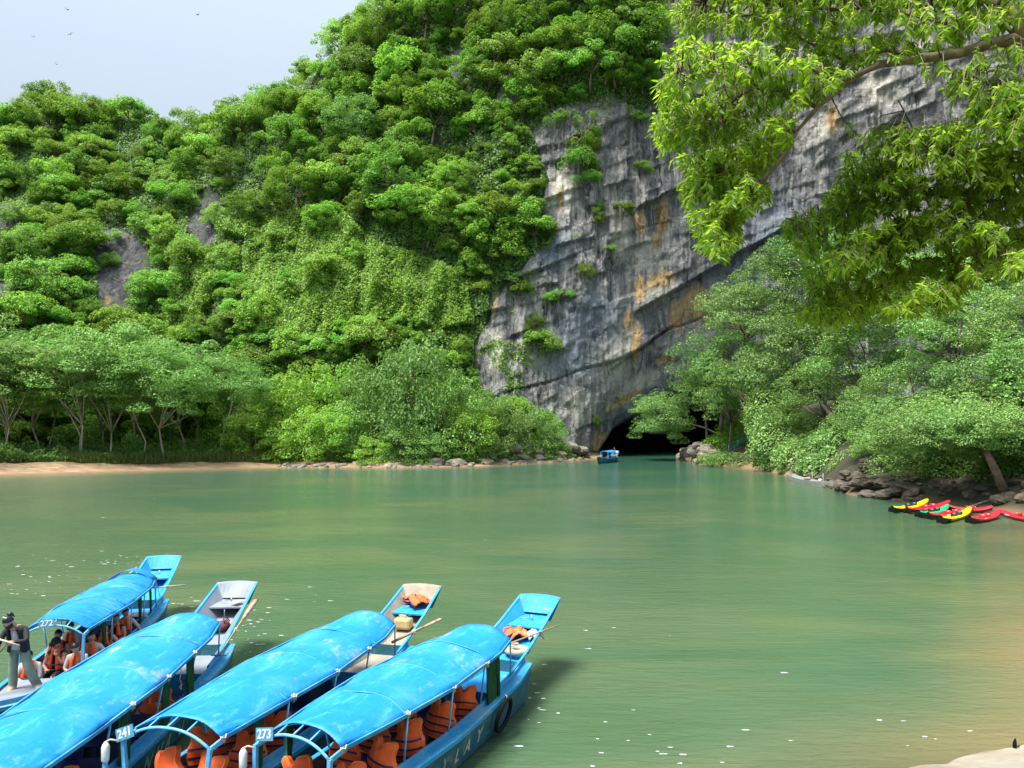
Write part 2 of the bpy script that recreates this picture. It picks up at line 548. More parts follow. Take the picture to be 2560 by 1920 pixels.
def make_rock_mat():
    m, nt, N, L, p = new_mat('limestone_cliff')
    tcn = N.new('ShaderNodeTexCoord')
    vec = tcn.outputs['Object']
    base = noise_fac(nt, 0.16, 8, 0.62, vec)
    c = ramp(nt, base, [(0.3, (0.09, 0.093, 0.098)), (0.5, (0.20, 0.202, 0.206)), (0.68, (0.37, 0.365, 0.35))])
    # vertical streaks, pale calcite and dark algae
    st = noise_fac(nt, 1.0, 6, 0.65, vec, stretch=(0.75, 0.75, 0.075), dist=0.9)
    k = ramp(nt, st, [(0.50, (0, 0, 0)), (0.55, (0.5, 0.5, 0.5)), (0.64, (1, 1, 1))])
    big = noise_fac(nt, 0.09, 4, 0.6, vec)
    kb = ramp(nt, big, [(0.38, (0.12, 0.12, 0.12)), (0.6, (1, 1, 1))])
    c = mixc(nt, mixc(nt, 1.0, k, kb, 'MULTIPLY'), c, (0.50, 0.49, 0.455, 1))
    st2 = noise_fac(nt, 1.5, 6, 0.6, vec, stretch=(0.8, 0.8, 0.06), dist=0.7)
    k2 = ramp(nt, st2, [(0.53, (0, 0, 0)), (0.66, (0.85, 0.85, 0.85))])
    c = mixc(nt, k2, c, (0.026, 0.03, 0.038, 1))
    # attribute: ochre stains (r), clean pale rock (g), blue-grey patches (b)
    at = node(nt, 'ShaderNodeAttribute')
    at.attribute_name = 'stain'
    sep = N.new('ShaderNodeSeparateColor')
    L.new(at.outputs['Color'], sep.inputs[0])
    n3 = noise_fac(nt, 0.55, 8, 0.7, vec, stretch=(1.5, 1.5, 0.20), dist=0.8)

    def gate(sock, lo, hi):
        mm = N.new('ShaderNodeMath')
        mm.operation = 'MULTIPLY'
        L.new(sock, mm.inputs[0])
        L.new(n3, mm.inputs[1])
        return ramp(nt, mm.outputs[0], [(lo, (0, 0, 0)), (hi, (1, 1, 1))])
    c = mixc(nt, gate(sep.outputs[1], 0.16, 0.52), c, (0.56, 0.53, 0.46, 1))
    c = mixc(nt, gate(sep.outputs[2], 0.20, 0.60), c, (0.24, 0.28, 0.33, 1))
    och = ramp(nt, n3, [(0.35, (0.42, 0.25, 0.10)), (0.6, (0.60, 0.43, 0.23))])
    c = mixc(nt, gate(sep.outputs[0], 0.25, 0.40), c, och)
    # joints and cracks filled with dark dirt
    def cracks(scale, stretch, wd):
        mp = N.new('ShaderNodeMapping')
        mp.inputs['Scale'].default_value = stretch
        mp.inputs['Rotation'].default_value = (0, math.radians(-22), 0)
        nz = N.new('ShaderNodeTexNoise')
        nz.inputs['Scale'].default_value = 0.5
        nz.inputs['Detail'].default_value = 5
        L.new(vec, nz.inputs['Vector'])
        va = N.new('ShaderNodeVectorMath')
        va.operation = 'MULTIPLY_ADD'
        va.inputs[1].default_value = (2.2, 2.2, 2.2)
        L.new(nz.outputs['Color'], va.inputs[0])
        L.new(vec, va.inputs[2])
        L.new(va.outputs[0], mp.inputs['Vector'])
        vo = N.new('ShaderNodeTexVoronoi')
        vo.feature = 'DISTANCE_TO_EDGE'
        vo.inputs['Scale'].default_value = scale
        L.new(mp.outputs[0], vo.inputs['Vector'])
        return ramp(nt, vo.outputs['Distance'], [(0.0, (0, 0, 0)), (wd, (1, 1, 1))])
    ck1 = cracks(0.13, (0.7, 0.7, 2.2), 0.018)
    ck2 = cracks(0.30, (2.0, 2.0, 0.45), 0.02)
    ckm = noise_fac(nt, 0.3, 3, 0.5, vec)
    ck = mixc(nt, ramp(nt, ckm, [(0.42, (0, 0, 0)), (0.56, (1, 1, 1))]), (1, 1, 1, 1), mixc(nt, 1.0, ck1, ck2, 'MULTIPLY'))
    c = mixc(nt, 0.5, c, ck, 'MULTIPLY')
    fine = noise_fac(nt, 1.4, 9, 0.72, vec)
    c = mixc(nt, 0.75, c, ramp(nt, fine, [(0.25, (0.35, 0.35, 0.35)), (0.5, (1, 1, 1)), (0.75, (1.35, 1.33, 1.3))]), 'MULTIPLY')
    L.new(c, p.inputs['Base Color'])
    p.inputs['Roughness'].default_value = 0.85
    p.inputs['Specular IOR Level'].default_value = 0.25
    bf = noise_fac(nt, 0.9, 10, 0.72, vec, stretch=(1, 1, 0.55))
    bfm = mixc(nt, 0.35, bf, ck, 'MULTIPLY')
    bump(nt, p, bfm, 1.0, 1.1)
    return m


M['rock'] = make_rock_mat()
M['rock_lichen'] = make_rock_mat()
M['rock_lichen'].name = 'lichened_hillside_rock'
_nt = M['rock_lichen'].node_tree      # the small faces on the left slope are older, darker, lichen-covered rock
_p = _nt.nodes['Principled BSDF']
_src = _p.inputs['Base Color'].links[0].from_socket
_nt.links.new(mixc(_nt, 1.0, _src, (0.42, 0.43, 0.44, 1), 'MULTIPLY'), _p.inputs['Base Color'])


def make_soil():
    m, nt, N, L, p = new_mat('vegetated_slope_soil')
    f = noise_fac(nt, 0.4, 7, 0.65)
    c = ramp(nt, f, [(0.35, (0.015, 0.028, 0.010)), (0.55, (0.035, 0.06, 0.018)), (0.72, (0.08, 0.075, 0.05))])
    L.new(c, p.inputs['Base Color'])
    p.inputs['Roughness'].default_value = 0.95
    bump(nt, p, f, 0.8, 0.6)
    return m


M['soil'] = make_soil()


def make_bank():
    m, nt, N, L, p = new_mat('sandy_bank')
    at = node(nt, 'ShaderNodeAttribute')
    at.attribute_name = 'bank'
    sep = N.new('ShaderNodeSeparateColor')
    L.new(at.outputs['Color'], sep.inputs[0])
    f = noise_fac(nt, 0.5, 7, 0.6, stretch=(1, 2.2, 1), dist=0.4)
    sand = ramp(nt, f, [(0.3, (0.12, 0.075, 0.042)), (0.5, (0.23, 0.15, 0.085)), (0.7, (0.33, 0.24, 0.145))])
    soil = ramp(nt, f, [(0.35, (0.018, 0.022, 0.010)), (0.65, (0.04, 0.038, 0.02))])
    c = mixc(nt, sep.outputs[0], sand, soil)
    wet = mixc(nt, sep.outputs[1], c, (0.16, 0.095, 0.05, 1))
    L.new(wet, p.inputs['Base Color'])
    p.inputs['Roughness'].default_value = 0.85
    bump(nt, p, noise_fac(nt, 2.2, 8, 0.65), 0.6, 0.25)
    return m


M['bank'] = make_bank()


def make_stone():
    m, nt, N, L, p = new_mat('river_boulder')
    f = noise_fac(nt, 1.2, 8, 0.65)
    oi = N.new('ShaderNodeObjectInfo')
    a = ramp(nt, f, [(0.3, (0.09, 0.075, 0.055)), (0.55, (0.30, 0.25, 0.185)), (0.75, (0.50, 0.44, 0.34))])
    b = ramp(nt, f, [(0.3, (0.045, 0.042, 0.04)), (0.7, (0.20, 0.19, 0.17))])
    L.new(mixc(nt, oi.outputs['Random'], a, b), p.inputs['Base Color'])
    p.inputs['Roughness'].default_value = 0.85
    bump(nt, p, noise_fac(nt, 3.5, 8, 0.7), 0.9, 0.2)
    return m


M['stone'] = make_stone()
M['stone_dark'] = simple('dark_bank_rock', (0.075, 0.062, 0.046), 0.9, 0, 0.65, 1.6, 0.7)  # darker brown stone for the right bank


def make_pale_stone():
    m, nt, N, L, p = new_mat('pale_landing_rock')
    f = noise_fac(nt, 1.3, 8, 0.65, stretch=(0.7, 1.6, 1), dist=0.6)
    c = ramp(nt, f, [(0.3, (0.24, 0.17, 0.12)), (0.45, (0.37, 0.31, 0.23)), (0.65, (0.50, 0.44, 0.34))])
    f2 = noise_fac(nt, 0.9, 5, 0.6)
    c = mixc(nt, ramp(nt, f2, [(0.58, (0, 0, 0)), (0.72, (0.7, 0.7, 0.7))]), c, (0.36, 0.24, 0.17, 1))
    L.new(c, p.inputs['Base Color'])
    p.inputs['Roughness'].default_value = 0.85
    bump(nt, p, noise_fac(nt, 6, 8, 0.7), 0.6, 0.05)
    return m


M['pale_stone'] = make_pale_stone()


def make_water():
    m, nt, N, L, p = new_mat('river_water')
    tcn = N.new('ShaderNodeTexCoord')
    vec = tcn.outputs['Object']
    at = node(nt, 'ShaderNodeAttribute')
    at.attribute_name = 'shoal'
    sep = N.new('ShaderNodeSeparateColor')
    L.new(at.outputs['Color'], sep.inputs[0])
    # suspended silt: teal deep water, olive patches, ochre shallows
    big = noise_fac(nt, 0.085, 5, 0.55, vec, stretch=(0.8, 1.4, 1), dist=0.8)
    deep = (0.020, 0.082, 0.058, 1)
    mid = (0.055, 0.100, 0.050, 1)
    olive = (0.105, 0.132, 0.062, 1)
    c = mixc(nt, sep.outputs[0], deep, mid)
    k = ramp(nt, big, [(0.45, (0, 0, 0)), (0.68, (0.8, 0.8, 0.8))])
    kk = mixc(nt, 1.0, k, sep.outputs[0], 'MULTIPLY')
    c = mixc(nt, kk, c, olive)
    c = mixc(nt, sep.outputs[1], c, (0.19, 0.15, 0.07, 1))
    c = mixc(nt, sep.outputs[2], c, (0.045, 0.085, 0.035, 1))
    L.new(c, p.inputs['Base Color'])
    p.inputs['Roughness'].default_value = 0.11
    p.inputs['IOR'].default_value = 1.333
    p.inputs['Specular IOR Level'].default_value = 0.5
    w1 = noise_fac(nt, 2.6, 6, 0.6, vec, stretch=(0.55, 1.9, 1), dist=0.5)
    w2 = noise_fac(nt, 0.45, 3, 0.5, vec, stretch=(0.6, 1.5, 1))
    ad = N.new('ShaderNodeMath')
    ad.operation = 'ADD'
    mu = N.new('ShaderNodeMath')
    mu.operation = 'MULTIPLY'
    mu.inputs[1].default_value = 1.6
    L.new(w2, mu.inputs[0])
    L.new(w1, ad.inputs[0])
    L.new(mu.outputs[0], ad.inputs[1])
    bump(nt, p, ad.outputs[0], 0.75, 0.06)
    return m


M['water'] = make_water()

# ---------------------------------------------------------------- terrain functions
BX = [-1400, -300, 0, 400, 700, 1000, 1200, 1400, 1540, 1800, 2200, 2560, 3300, 4200]
BASE = [88, 106, 114, 123, 127, 129, 131, 136, 143, 152, 148, 138, 122, 110]
LEAN = [1.0, .95, .88, .75, .55, .38, .28, .15, .03, -.04, -.06, -.06, -.05, 0]
SKX = [-1400, -300, 0, 60, 130, 200, 290, 350, 400, 445, 470, 520, 600, 650, 700, 750, 800, 850, 900, 1100, 4200]
SKY_ = [330, 290, 268, 240, 232, 250, 262, 290, 300, 318, 312, 268, 262, 240, 200, 160, 105, 55, 10, -150, -220]
ROOFX = [1480, 1520, 1530, 1560, 1600, 1650, 1720, 1800, 1950, 2100, 2160]
ROOFY = [1150, 1090, 1070, 1048, 1028, 992, 958, 945, 970, 1040, 1150]

ROCKS = [
    [(1640, -300), (1640, 60), (1645, 250), (1600, 275), (1530, 240), (1470, 250), (1400, 265), (1350, 285), (1330, 330), (1350, 400), (1370, 450), (1350, 520),
     (1390, 570), (1370, 610), (1300, 660), (1250, 700), (1225, 740), (1215, 790), (1185, 850), (1188, 960), (1250, 1000), (1330, 1030), (1400, 1160),
     (2300, 1160), (3600, 1160), (3600, -300)],
    [(236, 570), (290, 560), (340, 590), (372, 630), (368, 700), (330, 770), (250, 770), (238, 690)],
    [(490, 500), (530, 475), (570, 500), (580, 560), (530, 590), (510, 630), (470, 600), (475, 550)],
    [(-300, 510), (40, 510), (75, 540), (60, 570), (-300, 580)],
    [(-300, 700), (60, 700), (65, 750), (-300, 760)],
    [(1090, 320), (1125, 310), (1115, 380), (1095, 370)],
    [(1110, 130), (1150, 120), (1150, 200), (1115, 210)],
    [(1235, 210), (1275, 150), (1305, 190), (1300, 270), (1235, 280)],
]
SHRUBS = [(1450, 330, 42), (1460, 380, 45), (1450, 430, 48), (1470, 460, 36), (1400, 320, 34), (1330, 290, 40), (1540, 170, 70), (1480, 190, 60), (1590, 160, 60),
          (1570, 220, 40), (1405, 750, 30), (1380, 760, 26), (1300, 735, 30), (1290, 715, 26), (1340, 815, 28), (1345, 865, 36), (1375, 880, 34), (1330, 850, 30),
          (1460, 685, 24), (1560, 530, 26), (1530, 630, 18), (1630, 95, 60), (1500, 110, 60), (1560, 60, 60), (1600, 310, 30), (1610, 430, 24),
          (1495, 545, 24), (1300, 560, 50), (1340, 590, 46), (1270, 640, 50), (1240, 560, 60), (1480, 1060, 20), (1350, 200, 60), (1420, 120, 60),
          (1240, 160, 60), (1180, 190, 50), (1130, 250, 50), (1290, 230, 55), (1380, 250, 40), (1180, 330, 48), (260, 600, 34), (270, 660, 26), (520, 560, 40), (30, 560, 40)]


def cave_mask(px, zz, Y):
    """1 where the cave opening is"""
    rp = np.interp(px, ROOFX, ROOFY, left=1400, right=1400)
    dy = (1062 - rp) / F
    rz = CAMH + dy * Y
    t = np.clip((rz - zz) / 1.6, 0, 1)
    return t * t * (3 - 2 * t), rz


def strat(x, z, T, ang, jit, seed):
    u = z - ang * x + 3.2 * fbm(x * 0.05, z * 0.05, 3.3, 4, seed)
    k = np.floor(u / T)
    return k, u / T - k


def surf(px, z, rock=None):
    """depth Y of the hill at picture column px (i.e. bearing) and height z"""
    px = np.asarray(px, float)
    z = np.asarray(z, float)
    a = (px - CX) / F
    base = np.interp(px, BX, BASE)
    lean = np.interp(px, BX, LEAN)
    sky_y = np.interp(px, SKX, SKY_)
    tant = np.tan(np.arctan((960 - sky_y) / F) + TH)
    ztop = (CAMH + tant * base) / np.maximum(1 - lean * tant, 0.25)
    ztop = np.where(px > 1300, np.minimum(ztop, 120), ztop)
    t = z / ztop
    Y = base + lean * np.clip(z, -3, None)
    x = a * base
    # large folds
    soft = np.clip((1450 - px) / 400, 0.12, 1)
    Y = Y - soft * (4.2 * fbm(x * 0.05 + 5, z * 0.035, 1.0, 3, 3) + 2.0 * fbm(x * 0.16, z * 0.07, 2.0, 3, 9))
    Y = Y - np.clip((1150 - px) / 200, 0, 1) * (1.5 * np.abs(vnoise(x * .22, z * .05, 6.0, 15)) + .9 * fbm(x * .4, z * .25, 5.0, 3, 16))
    # rock structure
    hard = np.clip((px - 1120) / 120, 0.45, 1)
    k, fr = strat(x, z, 11.0, 0.40, 1, 21)
    h1 = _hash(k, k * 0, k * 0, 5)
    cw = 5.0 + 3 * h1
    kc = np.floor((x + 2.2 * h1 * 9 + 0.9 * fbm(x * .2, z * .25, 0, 2, 33)) / cw)
    h2 = _hash(k, kc, k * 0, 8)
    blocks = 1.3 * (1 - fr) * h1 ** 2 + 1.1 * h2
    k3, fr3 = strat(x, z, 3.3, 0.28, 1, 51)
    msk = np.clip(fbm(x * .09, z * .09, 9.0, 3, 52) * 2.5 + .45, 0, 1)
    h3 = _hash(k3, np.floor(x / 2.6 + 5 * _hash(k3, k3 * 0, k3 * 0, 3)), k3 * 0, 12)
    blocks = (blocks + msk * (0.6 * (1 - fr3) * h3 + 0.7 * h3)) * np.interp(px, [1700, 2000], [1, .6])
    groove = np.clip(1 - np.abs(fr - 0.02) / 0.025, 0, 1) * 0.9 * (h1 > .45)
    k4, fr4 = strat(x, z, 1.5, 0.55, 1, 81)
    h4 = _hash(k4, np.floor(x / 1.3 + 4 * _hash(k4, k4 * 0, k4 * 0, 4)), k4 * 0, 14)
    blocks = blocks + np.clip(fbm(x * .13, z * .13, 2.0, 3, 53) * 3 + .3, 0, 1) * .38 * h4
    flut = 0.75 * vnoise(x * 0.5, z * 0.05, 4.0, 61) + 0.2 * vnoise(x * 2.1, z * 0.16, 4.0, 62)
    fine = 0.5 * fbm(x * 0.5, z * 0.45, 7.0, 5, 71)
    Y = Y - hard * (blocks - groove + flut + fine)
    # overhang above the cave mouth, slanting ledges
    cm, rz = cave_mask(px, z, base)
    over = np.clip((px - 1380) / 150, 0, 1) * np.clip((2300 - px) / 200, 0, 1)
    Y = Y + over * 5.0 * np.exp(-np.clip(z - rz, 0, None) / 7.0)
    for (xa, ya, xb, yb, amp, fall) in LEDGES:
        zl = CAMH + (1062 - (ya + (px - xa) * (yb - ya) / (xb - xa))) / F * base
        along = np.clip((px - xa) / 25, 0, 1) * np.clip((xb - px) / 60, 0, 1)
        Y = Y - along * amp * np.where(z > zl, np.exp(-(z - zl) / fall), -0.25 * np.exp(-(zl - z) / 3))
    # summit rolls back
    Y = Y + np.clip(t - 0.93, 0, None) ** 1.3 * 320
    Y = Y + cm * 130
    return Y, ztop


LEDGES = [(1590, 525, 2000, 330, 2.0, 9.0), (1585, 785, 2000, 560, 2.0, 7.0), (1270, 945, 1320, 925, 1.2, 4.0), (1240, 700, 1500, 600, 0.7, 6), (1520, 930, 1700, 800, 1.2, 4)]


def surf_xyz(px, z):
    Y, ztop = surf(px, z)
    zz = z + np.clip(z / ztop - 0.98, 0, None) * -0.6 * ztop
    return (px - CX) / F * Y, Y, zz


def blob(px, py, cx, cy, rx, ry, rot=0.0):
    c_, s_ = math.cos(rot), math.sin(rot)
    dx, dy = px - cx, py - cy
    u, v = (dx * c_ + dy * s_) / rx, (-dx * s_ + dy * c_) / ry
    return np.clip(1.25 - np.sqrt(u * u + v * v), 0, 1)


OCHRE = [(1655, 540, 26, 75, 0), (1600, 560, 22, 50, 0), (1640, 600, 22, 30, 0), (1690, 790, 30, 70, .05), (1740, 760, 60, 70, .3), (1590, 860, 20, 80, .1), (1233, 770, 14, 42, .2),
         (1600, 720, 26, 50, 0), (1570, 800, 22, 40, 0), (1505, 1115, 42, 60, 0), (1560, 1000, 80, 16, -.5), (1660, 900, 50, 14, -.3), (270, 750, 14, 20, 0), (1650, 700, 60, 30, -.4),
         (1400, 500, 10, 50, 0), (2080, 300, 25, 50, 0)]
PALE = [(1620, 640, 60, 60, 0), (1720, 850, 90, 60, -.3), (1640, 730, 80, 40, -.4), (1540, 900, 60, 120, .2), (1400, 480, 60, 90, 0), (1350, 860, 60, 80, 0), (1600, 960, 120, 30, -.5),
        (1700, 920, 70, 20, -.2), (1290, 640, 60, 60, 0), (1240, 870, 30, 80, .2), (1550, 560, 40, 120, 0), (2060, 300, 60, 80, 0), (2200, 230, 70, 60, 0), (1450, 1010, 60, 60, 0), (1800, 720, 60, 40, -.5)]
BLUEGREY = [(1850, 680, 130, 110, -.5), (1480, 800, 120, 120, 0), (1420, 880, 120, 120, 0), (1950, 560, 150, 120, 0), (1380, 620, 80, 100, 0), (1600, 1010, 120, 40, -.5)]  # blue-grey patches of the cliff


def build_hill(name, px0, px1, dpx, z0, z1, dz, mat_i, mats):
    pxs = np.arange(px0, px1 + .1, dpx)
    zs = np.arange(z0, z1 + .01, dz)
    PX, ZZ = np.meshgrid(pxs, zs)
    X, Y, Z = surf_xyz(PX, ZZ)
    nr, nc = PX.shape
    V = np.stack([X.ravel(), Y.ravel(), Z.ravel()], 1)
    i = np.arange(nr - 1)[:, None] * nc + np.arange(nc - 1)[None, :]
    Q = np.stack([i, i + 1, i + nc + 1, i + nc], -1).reshape(-1, 4)
    # drop faces past the ridge
    _, ztop = surf(pxs, pxs * 0)
    lim = (ztop * 1.35)[None, :-1]
    keep = (ZZ[:-1, :-1] < lim).ravel()
    cpx, cpy = project(X, Y, Z)
    wob = 22 * fbm(X * .12, Z * .12, 0, 3, 91)
    veg = np.ones(PX.shape, bool)
    for poly in ROCKS:
        veg &= ~in_poly(cpx + wob, cpy + wob, poly)
    mi = np.where(veg[:-1, :-1].ravel(), 1, 0)
    me = fast_mesh(name, V, Q[keep], mats, mi[keep], 'hillside' in name)
    col = np.zeros((nr * nc, 4), np.float32)
    col[:, 3] = 1
    fx, fy = cpx.ravel(), cpy.ravel()
    for ch, lst in ((0, OCHRE), (1, PALE), (2, BLUEGREY)):
        acc = np.zeros(len(fx))
        for b in lst:
            acc = np.maximum(acc, blob(fx, fy, *b))
        col[:, ch] = acc
    ca = me.color_attributes.new('stain', 'FLOAT_COLOR', 'POINT')
    ca.data.foreach_set('color', col.ravel())
    o = link(name, me)
    tag(o, kind='structure')
    return o


build_hill('forested_hillside', -1400, 1150, 5.0, -2, 135, .8, 1, [M['rock_lichen'], M['soil']])
build_hill('limestone_cliff', 1150, 2700, 2.6, -3, 122, .3, 0, [M['rock'], M['soil']])
build_hill('far_right_cliff', 2700, 4200, 20.0, -3, 118, 2.0, 0, [M['rock'], M['soil']])

# ---------------------------------------------------------------- banks and water
SHX = [-1400, -300, 0, 200, 450, 700, 850, 1000, 1200, 1400, 1470, 1520, 1535, 1690, 1700, 1740, 1800, 1900, 1960, 2050, 2120, 2200, 2300, 2420, 2560, 2800, 3300, 4200]
SHY = [1215, 1193, 1187, 1181, 1174, 1168, 1168, 1169, 1165, 1154, 1148, 1143, 0, 0, 1146, 1160, 1165, 1174, 1188, 1212, 1236, 1247, 1252, 1262, 1288, 1345, 1480, 1800]


def shore_Y(px):
    py = np.interp(px, SHX, SHY)
    return CAMH * F / np.clip(py - 1062, 8, None)


def bank_height(px, d):
    left = px < 1500
    zl = np.interp(d, [-4, 0, 2, 6, 12, 25, 60], [-1.2, 0, 0.3, 1.0, 1.5, 2.2, 4])
    zr = np.interp(d, [-4, 0, 2, 5, 10, 25, 60], [-1.4, 0, 0.6, 1.6, 3.0, 6, 10])
    zr = np.where(px < 1990, np.minimum(zr, .5 + np.clip((px - 1720) / 60, 0, 9)), zr)
    return np.where(left, zl, zr)


def bank_point(px, d):
    Y = shore_Y(px) + d
    return np.array([(px - CX) / F * Y, Y, float(bank_height(np.array(px), np.array(d)))])


def build_bank(name, pxs, dmax):
    ds = np.concatenate([np.arange(-4, 12, .5), np.arange(12, dmax, 2.5)])
    PX, D = np.meshgrid(pxs, ds)
    Y = shore_Y(PX) + D
    X = (PX - CX) / F * Y
    Z = bank_height(PX, D)
    Z = Z + 0.35 * np.clip(D / 3, 0, 1) * fbm(X * .25, Y * .25, 0, 4, 5) + .1 * fbm(X * .9, Y * .9, 0, 3, 6)
    nr, nc = PX.shape
    V = np.stack([X.ravel(), Y.ravel(), Z.ravel()], 1)
    i = np.arange(nr - 1)[:, None] * nc + np.arange(nc - 1)[None, :]
    Q = np.stack([i, i + 1, i + nc + 1, i + nc], -1).reshape(-1, 4)
    me = fast_mesh(name, V, Q, [M['bank']], None, True)
    col = np.zeros((nr * nc, 4), np.float32)
    col[:, 3] = 1
    sandw = np.interp(PX.ravel(), [-1400, 0, 800, 900, 1000, 1700, 1900, 1960, 2000, 4200], [9, 8, 6, 4, 2.0, 2, 4, 3.0, -2, -2])
    wob = 1.4 * fbm(X * .2, Y * .3, 0, 3, 8).ravel()
    col[:, 0] = np.clip((D.ravel() + wob - sandw) / 1.0, 0, 1)
    col[:, 1] = np.clip(1 - (D.ravel() + .4 * wob) / 1.2, 0, 1) * .8
    ca = me.color_attributes.new('bank', 'FLOAT_COLOR', 'POINT')
    ca.data.foreach_set('color', col.ravel())
    return tag(link(name, me), kind='structure')


build_bank('left_river_bank', np.arange(-1400, 1516, 12), 60)
build_bank('right_river_bank', np.concatenate([np.arange(1702, 3300, 12), np.arange(3300, 4200, 40)]), 75)


def build_water():
    xs = np.concatenate([np.arange(-260, -60, 10), np.arange(-60, 80, 1.5), np.arange(80, 300, 10)])
    ys = np.concatenate([np.arange(-60, 2, 6), np.arange(2, 60, .75), np.arange(60, 180, 2), np.arange(180, 420, 12)])
    X, Y = np.meshgrid(xs, ys)
    nr, nc = X.shape
    V = np.stack([X.ravel(), Y.ravel(), np.zeros(X.size)], 1)
    i = np.arange(nr - 1)[:, None] * nc + np.arange(nc - 1)[None, :]
    Q = np.stack([i, i + 1, i + nc + 1, i + nc], -1).reshape(-1, 4)
    me = fast_mesh('river_water', V, Q, [M['water']], None, True)
    x, y = X.ravel(), Y.ravel()
    px = CX + F * x / np.maximum(y, 1)
    d = shore_Y(px) - y
    col = np.zeros((nr * nc, 4), np.float32)
    col[:, 3] = 1
    col[:, 0] = np.clip(np.interp(y, [10, 18, 32, 60, 100, 130], [0.55, 0.75, 1.0, .6, .2, 0.12]) + .25 * fbm(x * .06, y * .06, 0, 3, 4), 0, 1)
    sh = np.where((px < 1500) & (y > 5), np.clip(1 - d / 7, 0, 1), 0)
    sh = np.maximum(sh, np.where((px > 1690) & (px < 2000) & (y > 50), np.clip(1 - d / 4.5, 0, 1) * .8, 0))
    # silty shallows by the near right bank
    near = np.clip((x * .62 - (y - 13) * .5 - 2.3 + 1.3 * fbm(x * .35, y * .35, 0, 4, 14)) / 3.2, 0, 1)
    sh = np.maximum(sh, near * np.clip((30 - y) / 8, 0, 1))
    pat = np.clip(1 - np.hypot((x - 3.0) / 3.5, (y - 12.8) / 1.5), 0, 1)
    sh = np.maximum(sh, pat * .5)
    col[:, 1] = np.clip(sh, 0, 1) * .9
    dark_green = np.zeros(len(x))
    for (cx_, cy_, rx_, ry_) in ((6.3, 16.6, 1.6, .8), (9.5, 16.5, 1.3, .5), (5.2, 20, 2.5, .8), (7.6, 14.3, .8, .25), (2.2, 15.5, 2, 1.2)):
        dark_green = np.maximum(dark_green, np.clip(1 - np.hypot((x - cx_) / rx_, (y - cy_) / ry_) + .5 * fbm(x * .9, y * 1.4, 0, 3, 44), 0, 1))
    col[:, 2] = dark_green * .55  # patches of darker green in the near water
    ca = me.color_attributes.new('shoal', 'FLOAT_COLOR', 'POINT')
    ca.data.foreach_set('color', col.ravel())
    tag(link('river_water', me), kind='structure')
    bed = fast_mesh('river_bed', np.array([(-400, -80, -3), (500, -80, -3), (500, 460, -3), (-400, 460, -3)], float), np.array([(0, 1, 2, 3)]), [M['bank']])
    tag(link('river_bed', bed), kind='structure')


build_water()

# pale rock landing at the lower right
lo = MB()
edge = [(2180, 1945), (2240, 1917), (2300, 1906), (2360, 1902), (2395, 1884), (2450, 1869), (2500, 1867), (2560, 1857), (2640, 1845), (2760, 1830)]
rows = []
for k, (ex, ey) in enumerate(edge):
    e = at_z(ex, ey, 0.42)
    row = []
    for j, (dd, zz) in enumerate([(0.10, -0.6), (0.05, 0.05), (0, 0.36), (-.12, .44), (-.5, .47), (-1.0, .5), (-1.6, .58), (-2.4, .62), (-4.5, .8), (-9, 1.1)]):
        nz = mnoise.noise(Vector((e.x * 1.7, dd * 2.1, 0))) * .08
        row.append(Vector((e.x - dd * .25 + nz, e.y + dd + nz, zz + nz * (.6 if j > 1 else 0))))
    rows.append(row)
fine = []
for i in range(len(rows) - 1):
    for t in (0, .25, .5, .75):
        fr_ = [rows[i][j].lerp(rows[i + 1][j], t) for j in range(len(rows[0]))]
        fine.append([p + Vector((0, 1, 0)) * mnoise.noise(p * 3.3) * .06 + Vector((0, 0, 1)) * mnoise.noise(p * 2.3) * .035 for p in fr_])
lo.grid(fine, 0, True)
lo.build('rock_landing', M['pale_stone'])
tag(bpy.data.objects['rock_landing'], kind='structure')
pst = at_z(2537, 1867, .46)
b = MB()
b.tube([pst + Vector((0, 0, -.04)), pst + Vector((0, 0, .05)), pst + Vector((.01, 0, .11)), pst + Vector((.015, 0, .14))], [.035, .032, .02, .008], 8)
b.tube([pst + Vector((.05, 0, 0)), pst + Vector((.09, 0.01, .015))], [.012, .01], 6)
b.build('mooring_peg', M['rubber'])
tag(bpy.data.objects['mooring_peg'], 'small dark peg standing on the edge of the pale rock in the near right corner', 'peg')
# ---------------------------------------------------------------- foliage builders
def leaf_faces(C, Nrm, size, aspect=0.55, rs=None, droop=None):
    """one rhombic leaf (two triangles folded as a quad) per centre"""
    rs = rs or rng
    n = len(C)
    R = rs.normal(size=(n, 3))
    if droop is not None:
        R = R * .5 + droop
    Nn = Nrm / np.maximum(np.linalg.norm(Nrm, axis=1, keepdims=True), 1e-6)
    U = R - Nn * np.sum(R * Nn, 1, keepdims=True)
    U /= np.maximum(np.linalg.norm(U, axis=1, keepdims=True), 1e-6)
    W = np.cross(Nn, U)
    s = size[:, None]
    a = C - U * s * .5
    b_ = C + W * s * aspect * .5 + Nn * s * .08
    c_ = C + U * s * .5 - Nn * s * .06
    d = C - W * s * aspect * .5 + Nn * s * .08
    V = np.stack([a, b_, c_, d], 1).reshape(-1, 3)
    Q = np.arange(n * 4).reshape(-1, 4)
    return V, Q


def unit(n, rs):
    v = rs.normal(size=(n, 3))
    return v / np.linalg.norm(v, axis=1, keepdims=True)


